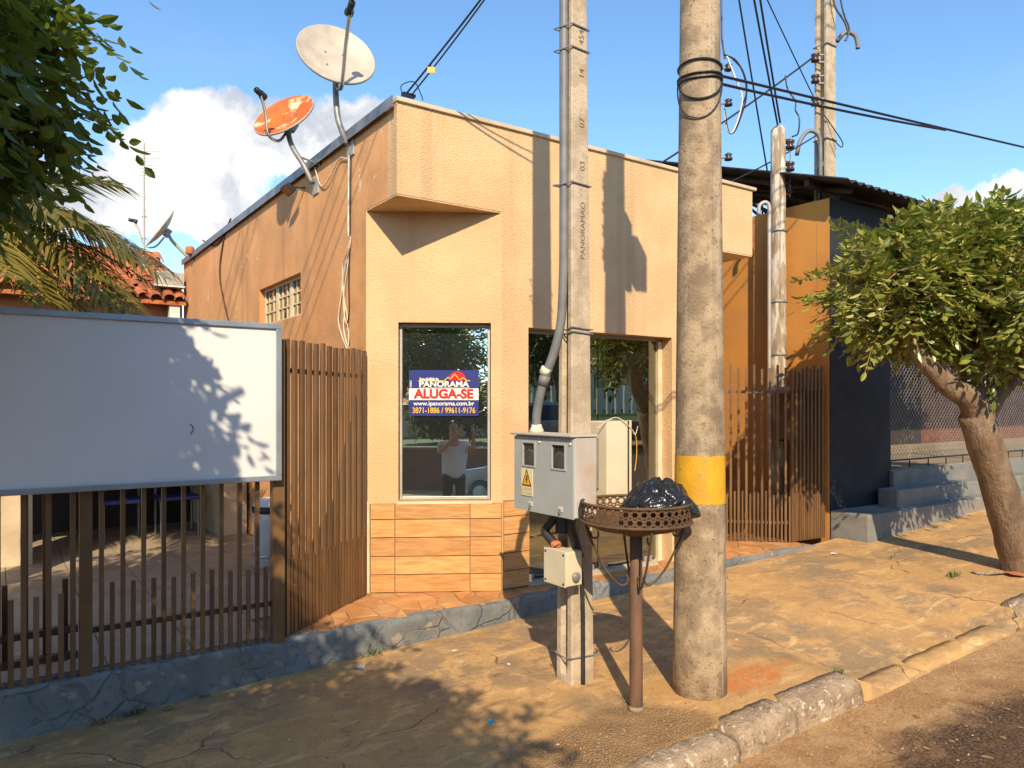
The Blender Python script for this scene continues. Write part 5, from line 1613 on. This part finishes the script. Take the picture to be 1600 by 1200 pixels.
def tuft(x, y, z, n, h, label, m='weed_green', seed=0, cat='weed'):
    r_ = random.Random(seed)
    b_ = MB()
    for k in range(n):
        a = r_.uniform(0, 6.28); o = Vector((x + r_.gauss(0, h * .5), y + r_.gauss(0, h * .28), z - .004))
        d = Vector((math.cos(a) * r_.uniform(.2, 1.1), math.sin(a) * r_.uniform(.2, 1.1), 1)).normalized() * h * r_.uniform(.4, 1.1)
        s_ = d.cross(UP).normalized() * .0035
        b_.add([o - s_, o + s_, o + d * .6 + s_ * .8, o + d - UP * h * .2, o + d * .6 - s_ * .8], [(0, 1, 2, 4), (4, 2, 3)])
    return tag(b_.build('weed', m), label, cat)


for i, (x, y, n, h, lb) in enumerate([(.62, 4.55, 40, .07, 'small green weed tuft at the plinth foot below the board'), (.98, 4.555, 22, .035, 'tiny green weed at the plinth foot near the fence corner post'),
                                      (2.02, 4.55, 50, .075, 'green weed tuft at the plinth foot below the corner fence'), (.45, 4.53, 30, .05, 'dry weed tuft at the plinth foot under the gate'),
                                      (6.75, 3.15, 70, .08, 'green weed patch on the pavement before the street tree'), (4.08, 2.55, 60, .05, 'green weed clump at the end of the kerb stone'),
                                      (2.45, 3.75, 26, .035, 'small dry weed on the pavement left of the basket'), (3.1, 3.9, 40, .04, 'dry weed clump in the pavement crack behind the basket post')]):
    tuft(x, y, walk_z(x, y), n, h, lb, 'dry_leaf' if 'dry' in lb else 'weed_green', i)

# grit and small stones: nobody could count them
r_ = random.Random(77)
gb = MB()
for i in range(2600):
    if i < 1100:
        x, y = r_.uniform(.6, 7.2), r_.uniform(2.6, 4.56); z = walk_z(x, y); sz = r_.uniform(.0015, .0045)
    elif i < 1500:
        x, y = r_.gauss(2.5, .55), abs(r_.gauss(0, .2)) + 2.58; z = walk_z(x, y); sz = r_.uniform(.002, .006)
    else:
        x, y = r_.uniform(2.2, 8.5), 2.36 - abs(r_.gauss(0, .55)); z = road_z(x, y); sz = r_.uniform(.002, .008)
    vs_ = [(x + sz * r_.uniform(.7, 1.4) * math.cos(a_), y + sz * r_.uniform(.7, 1.4) * math.sin(a_), z - .001) for a_ in (0, 1.3, 2.6, 3.8, 5.1)]
    gb.add(vs_ + [(x + sz * r_.uniform(-.4, .4), y + sz * r_.uniform(-.4, .4), z + sz * r_.uniform(.7, 1.3))], [(k, (k + 1) % 5, 5) for k in range(5)])
tag(gb.build('gravel', 'grit'), 'fine grit and small stones strewn over pavement and gutter', 'gravel', kind='stuff')

# litter
cp = MB().lathe([(.001, .014), (.013, .014), (.015, .011), (.015, 0)], (0, 0, 0), n=14)
cx_, cy_ = 2.10, 3.25
o = cp.build('bottle_cap', 'cap_blue', None, smooth=True); o.location = (cx_, cy_, walk_z(cx_, cy_)); tag(o, 'bright blue bottle cap lying on the pavement', 'bottle cap')


def scrap(x, y, s, m, nm, label, cat, seed, z=None):
    r_ = random.Random(seed)
    n = 7
    pts = [(s * r_.uniform(.6, 1.1) * math.cos(2 * math.pi * k / n) * 1.5, s * r_.uniform(.6, 1.1) * math.sin(2 * math.pi * k / n), r_.uniform(.002, s * .35)) for k in range(n)]
    b_ = MB().add(pts + [(0, 0, s * .3)] + [(p[0], p[1], p[2] - .002) for p in pts] + [(0, 0, s * .3 - .002)],
                  [(k, (k + 1) % n, n) for k in range(n)] + [((k + 1) % n + n + 1, k + n + 1, 2 * n + 1) for k in range(n)])
    o = b_.build(nm, m)
    o.location = (x, y, (walk_z(x, y) if z is None else z) + .001)
    o.rotation_euler = (0, 0, r_.uniform(0, 6))
    return tag(o, label, cat)


scrap(1.87, 4.40, .030, 'paper_white', 'paper_scrap', 'white paper scrap on the pavement below the corner fence', 'paper', 1)
scrap(6.78, 4.28, .035, 'paper_white', 'paper_scrap', 'white paper scrap on the pavement before the navy wall', 'paper', 2)
scrap(2.48, 4.28, .018, 'paper_white', 'paper_scrap', 'white paper fleck on the pavement before the tiled wall', 'paper', 3)
scrap(2.62, 3.85, .012, 'paper_white', 'paper_scrap', 'tiny white scrap beside the meter pole shadow', 'paper', 33)
scrap(.78, 4.50, .03, 'dry_leaf', 'dry_leaf', 'curled dry leaf beside the weed tuft under the board', 'leaf', 4)
scrap(.12, 4.42, .03, 'dry_leaf', 'dry_leaf', 'dry leaf on the shaded pavement at lower left', 'leaf', 5)
for i in range(46):
    r_ = random.Random(100 + i)
    x, y = r_.uniform(3.6, 7.4), r_.uniform(1.2, 2.3)
    o = scrap(x, y, r_.uniform(.008, .02), 'dry_leaf', 'dry_leaf', 'small dry leaf fragment in the gutter dirt', 'leaf', 200 + i, road_z(x, y))
    o['group'] = 'dry leaf fragments along the gutter'
for i in range(60):
    r_ = random.Random(300 + i)
    x, y = r_.uniform(.4, 7.0), r_.uniform(2.6, 4.5)
    o = scrap(x, y, r_.uniform(.004, .009), ('paper_white', 'dry_leaf', 'kerb_concrete')[i % 3], 'pavement_crumb', 'tiny crumb of litter on the pavement', 'crumb', 400 + i)
    o['group'] = 'crumbs scattered on the pavement'
for i, (x, y, s_) in enumerate([(7.05, 2.95, .07), (7.12, 2.80, .08), (7.2, 2.66, .06), (7.3, 2.62, .07), (7.42, 2.6, .06), (6.98, 3.05, .05)]):
    scrap(x, y, s_, 'brick_bit' if i in (1, 3) else 'kerb_concrete', 'rubble_piece', ('grey rubble lump left of the street tree foot', 'orange brick bit at the street tree foot', 'flat grey rubble lump before the street tree',
          'second orange brick bit before the street tree', 'grey rubble lump at the kerb before the tree', 'outermost grey rubble lump by the weed patch')[i], 'rubble', 50 + i)

# ================================================================== ACROSS THE STREET (seen in the glass)
ow = thing('garden_wall', 'low dark red garden wall across the street reflected in the shop door', 'wall', (6, -8.7, 0))
MB().box(-30, 45, -8.9, -8.6, -.5, 1.0).build('wall_body', 'brick_red_wall', ow)
MB().box(-30, 45, -8.93, -8.57, 1.0, 1.05).build('coping', 'coping_light', ow)
gr = MB().add([(-30, -18, 1.35), (45, -18, 1.35), (45, -8.91, .95), (-30, -8.91, .95)], [(0, 3, 2, 1)]).build('opposite_lawn', 'lawn')
tag(gr, kind='structure')
wh = thing('white_house', 'long white house with red roof across the street reflected in the glass', 'house', (8, -20, 1))
MB().box(-6, 30, -24, -19, 1, 4.4).build('wall', 'plaster_white', wh)
MB().slab([(-6.6, -18.4, 4.3), (30.6, -18.4, 4.3), (30.6, -21.5, 5.7), (-6.6, -21.5, 5.7)], (0, 0, 1), .1).build('roof', 'clay_tile', wh)
for i in range(8):
    MB().box(-3 + i * 4, -1.6 + i * 4, -18.99, -18.95, 1.9, 3.4).build('window', 'car_glass', wh)
for i in range(30):
    MB().box(9 + i * .5, 9.28 + i * .5, -14.2, -14.1, 1.2, 2.3 + .12 * (i % 2)).build('picket', 'plaster_white', wh)


def far_tree(x, y, h, r, label, seed):
    r_ = random.Random(seed)
    t = thing('far_tree', label, 'tree', (x, y, 0), group='trees across the street')
    limb_mesh('trunk', 'bark_dark', t, [([(x, y, -.4), (x + .05, y, h * .3), (x, y, h * .55)], .2, .12), ([(x, y, h * .4), (x + .6, y, h * .65), (x + .9, y, h * .8)], .1, .05), ([(x, y, h * .4), (x - .6, y + .2, h * .65), (x - .9, y, h * .8)], .1, .05)], 8)
    tw = crown_twigs([((x, y, h * .78), (r, r, r * .7)), ((x + r * .5, y + .3, h * .7), (r * .7, r * .7, r * .5)), ((x - r * .5, y, h * .72), (r * .7, r * .7, r * .5))], 520, r_, (.4, .7), .9, .4, .2)
    leaf_cloud('crown', 'leaf_far', t, tw, 9, .24, .12, r_)


far_tree(-9.5, -7.2, 5.2, 1.9, 'round tree across the street reflected at the window left edge', 1)
far_tree(13.5, -7.2, 5.0, 2.0, 'forked tree across the street reflected in the door', 2)
far_tree(20, -7.4, 5.4, 2.0, 'farthest tree across the street reflected in the door', 3)
far_tree(2.5, -13, 6.0, 2.2, 'garden tree before the white house across the street', 5)

far_tree(-8.6, -13.0, 3.4, 1.2, 'slim garden tree behind the photographer reflected beside the sign', 6)
far_tree(-4.2, -11.2, 3.6, 1.3, 'rounded garden tree left of the slim one across the street', 7)
far_tree(-12.6, -11.0, 4.6, 1.7, 'leafy garden tree at the far end of the red wall across the street', 9)
rh = thing('red_roofed_house', 'beige house with wide red tiled roof behind the garden trees across the street', 'house', (-14, -19, 1))
MB().box(-24, -6.7, -24, -18, .8, 2.7).build('wall', 'beige_wall', rh)
MB().slab([(-24.6, -17.3, 2.62), (-6.65, -17.3, 2.62), (-6.65, -21, 3.8), (-24.6, -21, 3.8)], (0, 0, 1), .1).build('roof', 'clay_tile', rh)
for i in range(4):
    MB().box(-22 + i * 4, -20.4 + i * 4, -17.99, -17.95, 1.4, 2.3).build('window', 'car_glass', rh)
car = thing('parked_car', 'pale blue-grey car parked across the street reflected in the glass', 'car', (-1.0, -5.2, -.25))


def build_car(ox, oy, oz, parent):
    prof = [(-2.05, .30), (-2.05, .62), (-1.95, .82), (-1.2, .92), (-.65, 1.38), (.75, 1.42), (1.45, 1.0), (1.98, .92), (2.08, .6), (2.05, .30)]
    hw = .82
    vs, fs = [], []
    for s_ in (-1, 1):
        for x, z in prof:
            vs.append((ox + x, oy + s_ * (hw - max(0, z - .9) * .28), oz + z))
    n = len(prof)
    fs = [tuple(range(n)), tuple(reversed(range(n, 2 * n)))] + [(i, n + i, n + (i + 1) % n, (i + 1) % n) for i in range(n)]
    MB().add(vs, fs).build('body', 'car_paint', parent, bevel=.05)
    for s_ in (-1, 1):
        MB().slab([(ox - .98, oy + s_ * (hw + .004), oz + .97), (ox + 1.25, oy + s_ * (hw + .004), oz + 1.0), (ox + .72, oy + s_ * (hw - .115), oz + 1.35), (ox - .58, oy + s_ * (hw - .115), oz + 1.32)][::s_], (0, s_, 0), .006).build('side_window', 'car_glass', parent)
        for wx in (-1.3, 1.28):
            wl = MB().lathe([(.2, -.1), (.31, -.1), (.32, -.06), (.32, .06), (.31, .1), (.2, .1)], (ox + wx, oy + s_ * .76, oz + .32), (0, 1, 0), 22).build('wheel', 'black_rubber', parent, smooth=True)
            MB().lathe([(.001, .1), (.19, .095), (.2, .09)], (ox + wx, oy + s_ * .76, oz + .32), (0, s_, 0), 16).build('rim', 'galv', wl, smooth=True)
    for s_ in (-.55, .55):
        MB().box(ox + 2.05, ox + 2.1, oy + s_ - .15, oy + s_ + .15, oz + .62, oz + .78).build('headlight', 'sign_white', parent)
        MB().box(ox - 2.09, ox - 2.04, oy + s_ - .15, oy + s_ + .15, oz + .62, oz + .78).build('tail_light', 'sign_red', parent)


build_car(-1.0, -5.2, road_z(-1, -5.2), car)
car2 = thing('parked_hatchback', 'pale car parked farther up the street reflected in the shop door', 'car', (10.5, -5.1, 0))
build_car(10.5, -5.1, road_z(10.5, -5.1), car2)

# ---------------------------------------------------------------- the photographer, reflected in the window
pc = -FWD * .48 - RGT * .20
gz = road_z(pc.x, pc.y)
ps = thing('person', 'person in white t-shirt and dark trousers holding up a phone, reflected in the window', 'person', (pc.x, pc.y, gz))


def skinned(name, m, joints, edges, root=0, sub=2):
    """joints: (right, forward, up, radius) about the person's base"""
    me = bpy.data.meshes.new(name)
    me.from_pydata([tuple(RGT * j[0] + FWD * j[1] + UP * j[2]) for j in joints], edges, [])
    o = bpy.data.objects.new(name, me)
    COL.objects.link(o)
    o.parent = ps
    o.modifiers.new('skin', 'SKIN')
    ly = me.skin_vertices[0] if len(me.skin_vertices) else None
    if ly is None:
        bmx = bmesh.new(); bmx.from_mesh(me); bmx.verts.layers.skin.new(); bmx.to_mesh(me); bmx.free(); ly = me.skin_vertices[0]
    for i, j in enumerate(joints):
        rr = j[3] if isinstance(j[3], tuple) else (j[3], j[3])
        ly.data[i].radius = rr
        ly.data[i].use_root = i == root
    sb_ = o.modifiers.new('sub', 'SUBSURF'); sb_.levels = sub; sb_.render_levels = sub
    me.materials.append(MATS[m])
    o.modifiers['skin'].use_smooth_shade = True
    return o


body = [(0, 0, .95, (.15, .11)), (0, 0, 1.15, (.145, .10)), (0, 0, 1.36, (.16, .105)), (0, .02, 1.47, (.06, .06)), (0, .04, 1.56, (.075, .09)), (0, .05, 1.68, (.08, .10)), (0, .04, 1.76, (.05, .06)),
        (.19, .0, 1.41, .055), (.31, .12, 1.29, .045), (.30, .32, 1.54, .032), (.285, .40, 1.67, .035),
        (-.19, .0, 1.41, .055), (-.24, .20, 1.27, .045), (.02, .36, 1.53, .032), (.115, .42, 1.66, .035),
        (.10, 0, .88, .085), (.11, .02, .50, .06), (.12, -.01, .10, .042), (.13, .12, .04, .035), (-.10, 0, .88, .085), (-.11, .02, .50, .06), (-.12, -.01, .10, .042), (-.13, .12, .04, .035)]
be = [(0, 1), (1, 2), (2, 3), (3, 4), (4, 5), (5, 6), (2, 7), (7, 8), (8, 9), (9, 10), (2, 11), (11, 12), (12, 13), (13, 14), (0, 15), (15, 16), (16, 17), (17, 18), (0, 19), (19, 20), (20, 21), (21, 22)]
skinned('body', 'skin', body, be)
shirt = [(0, 0, .82, (.225, .175)), (0, 0, 1.12, (.215, .165)), (0, 0, 1.36, (.215, .155)), (0, .01, 1.45, (.08, .07)), (.20, .0, 1.40, .085), (.27, .06, 1.29, .078), (-.20, .0, 1.40, .085), (-.215, .10, 1.29, .078)]
skinned('t_shirt', 'shirt_white', shirt, [(0, 1), (1, 2), (2, 3), (2, 4), (4, 5), (2, 6), (6, 7)], 1)
tro = [(0, 0, .93, (.165, .12)), (.10, 0, .84, .105), (.11, .02, .50, .08), (.12, -.01, .11, .068), (-.10, 0, .84, .105), (-.11, .02, .50, .08), (-.12, -.01, .11, .068)]
skinned('trousers', 'trousers', tro, [(0, 1), (1, 2), (2, 3), (0, 4), (4, 5), (5, 6)])
skinned('hair', 'hair_dark', [(0, .0, 1.66, (.078, .07)), (0, .02, 1.73, (.085, .10)), (0, .05, 1.775, (.06, .075))], [(0, 1), (1, 2)])
hd = Vector((pc.x, pc.y, gz))
for s_ in (-.032, .032):
    MB().lathe([(.001, .012), (.010, .008), (.013, 0)], tuple(hd + RGT * s_ + FWD * .145 + UP * 1.67), tuple(FWD), 10).build('eye', 'hair_dark', ps, smooth=True)
MB().tube([hd + FWD * .14 + UP * 1.67, hd + FWD * .168 + UP * 1.63], [.010, .016], 8).build('nose', 'skin', ps, smooth=True)
MB().obox(hd - RGT * .025 + FWD * .142 + UP * 1.592, RGT * .05, FWD * .006, UP * .008).build('mouth', 'brick_bit', ps)
for s_ in (-1, 1):
    MB().lathe([(.001, .01), (.025, .006), (.028, 0)], tuple(hd + RGT * .083 * s_ + FWD * .05 + UP * 1.66), tuple(RGT * s_), 10).build('ear', 'skin', ps, smooth=True)
for hx, sg_ in ((.285, 1), (.115, -1)):
    for f_ in range(4):
        o_ = hd + RGT * (hx - .0) + FWD * .41 + UP * (1.72 - f_ * .019)
        MB().tube(smooth_path([o_ + RGT * .02 * sg_, o_ + FWD * .03 + RGT * (.018 - .002 * f_) * sg_, o_ + FWD * .040 - RGT * (.012 + .003 * (f_ % 2)) * sg_], 3), .008, 6).build('finger', 'skin', ps, smooth=True)
    o_ = hd + RGT * hx + FWD * .40 + UP * 1.665
    MB().tube(smooth_path([o_, o_ + UP * .02 - RGT * .025 * sg_ - FWD * .005, o_ + UP * .035 - RGT * .045 * sg_], 3), .009, 6).build('thumb', 'skin', ps, smooth=True)
for s_ in (-1, 1):
    MB().obox(hd + RGT * (.125 * s_ - .05) - FWD * .1, RGT * .10, FWD * .28, UP * .075).build('shoe', 'black_rubber', ps, bevel=.025)
ph = thing('phone', 'black phone held up sideways by the person reflected in the window', 'phone', tuple(-FWD * .03 + UP * 1.6))
MB().obox(-FWD * .04 - RGT * .075 + UP * 1.55, RGT * .16, FWD * .009, UP * .075).build('phone_body', 'lnb_black', ph, bevel=.004)
MB().obox(-FWD * .0405 - RGT * .07 + UP * 1.553, RGT * .15, -FWD * .001, UP * .069).build('screen', 'car_glass', ph)
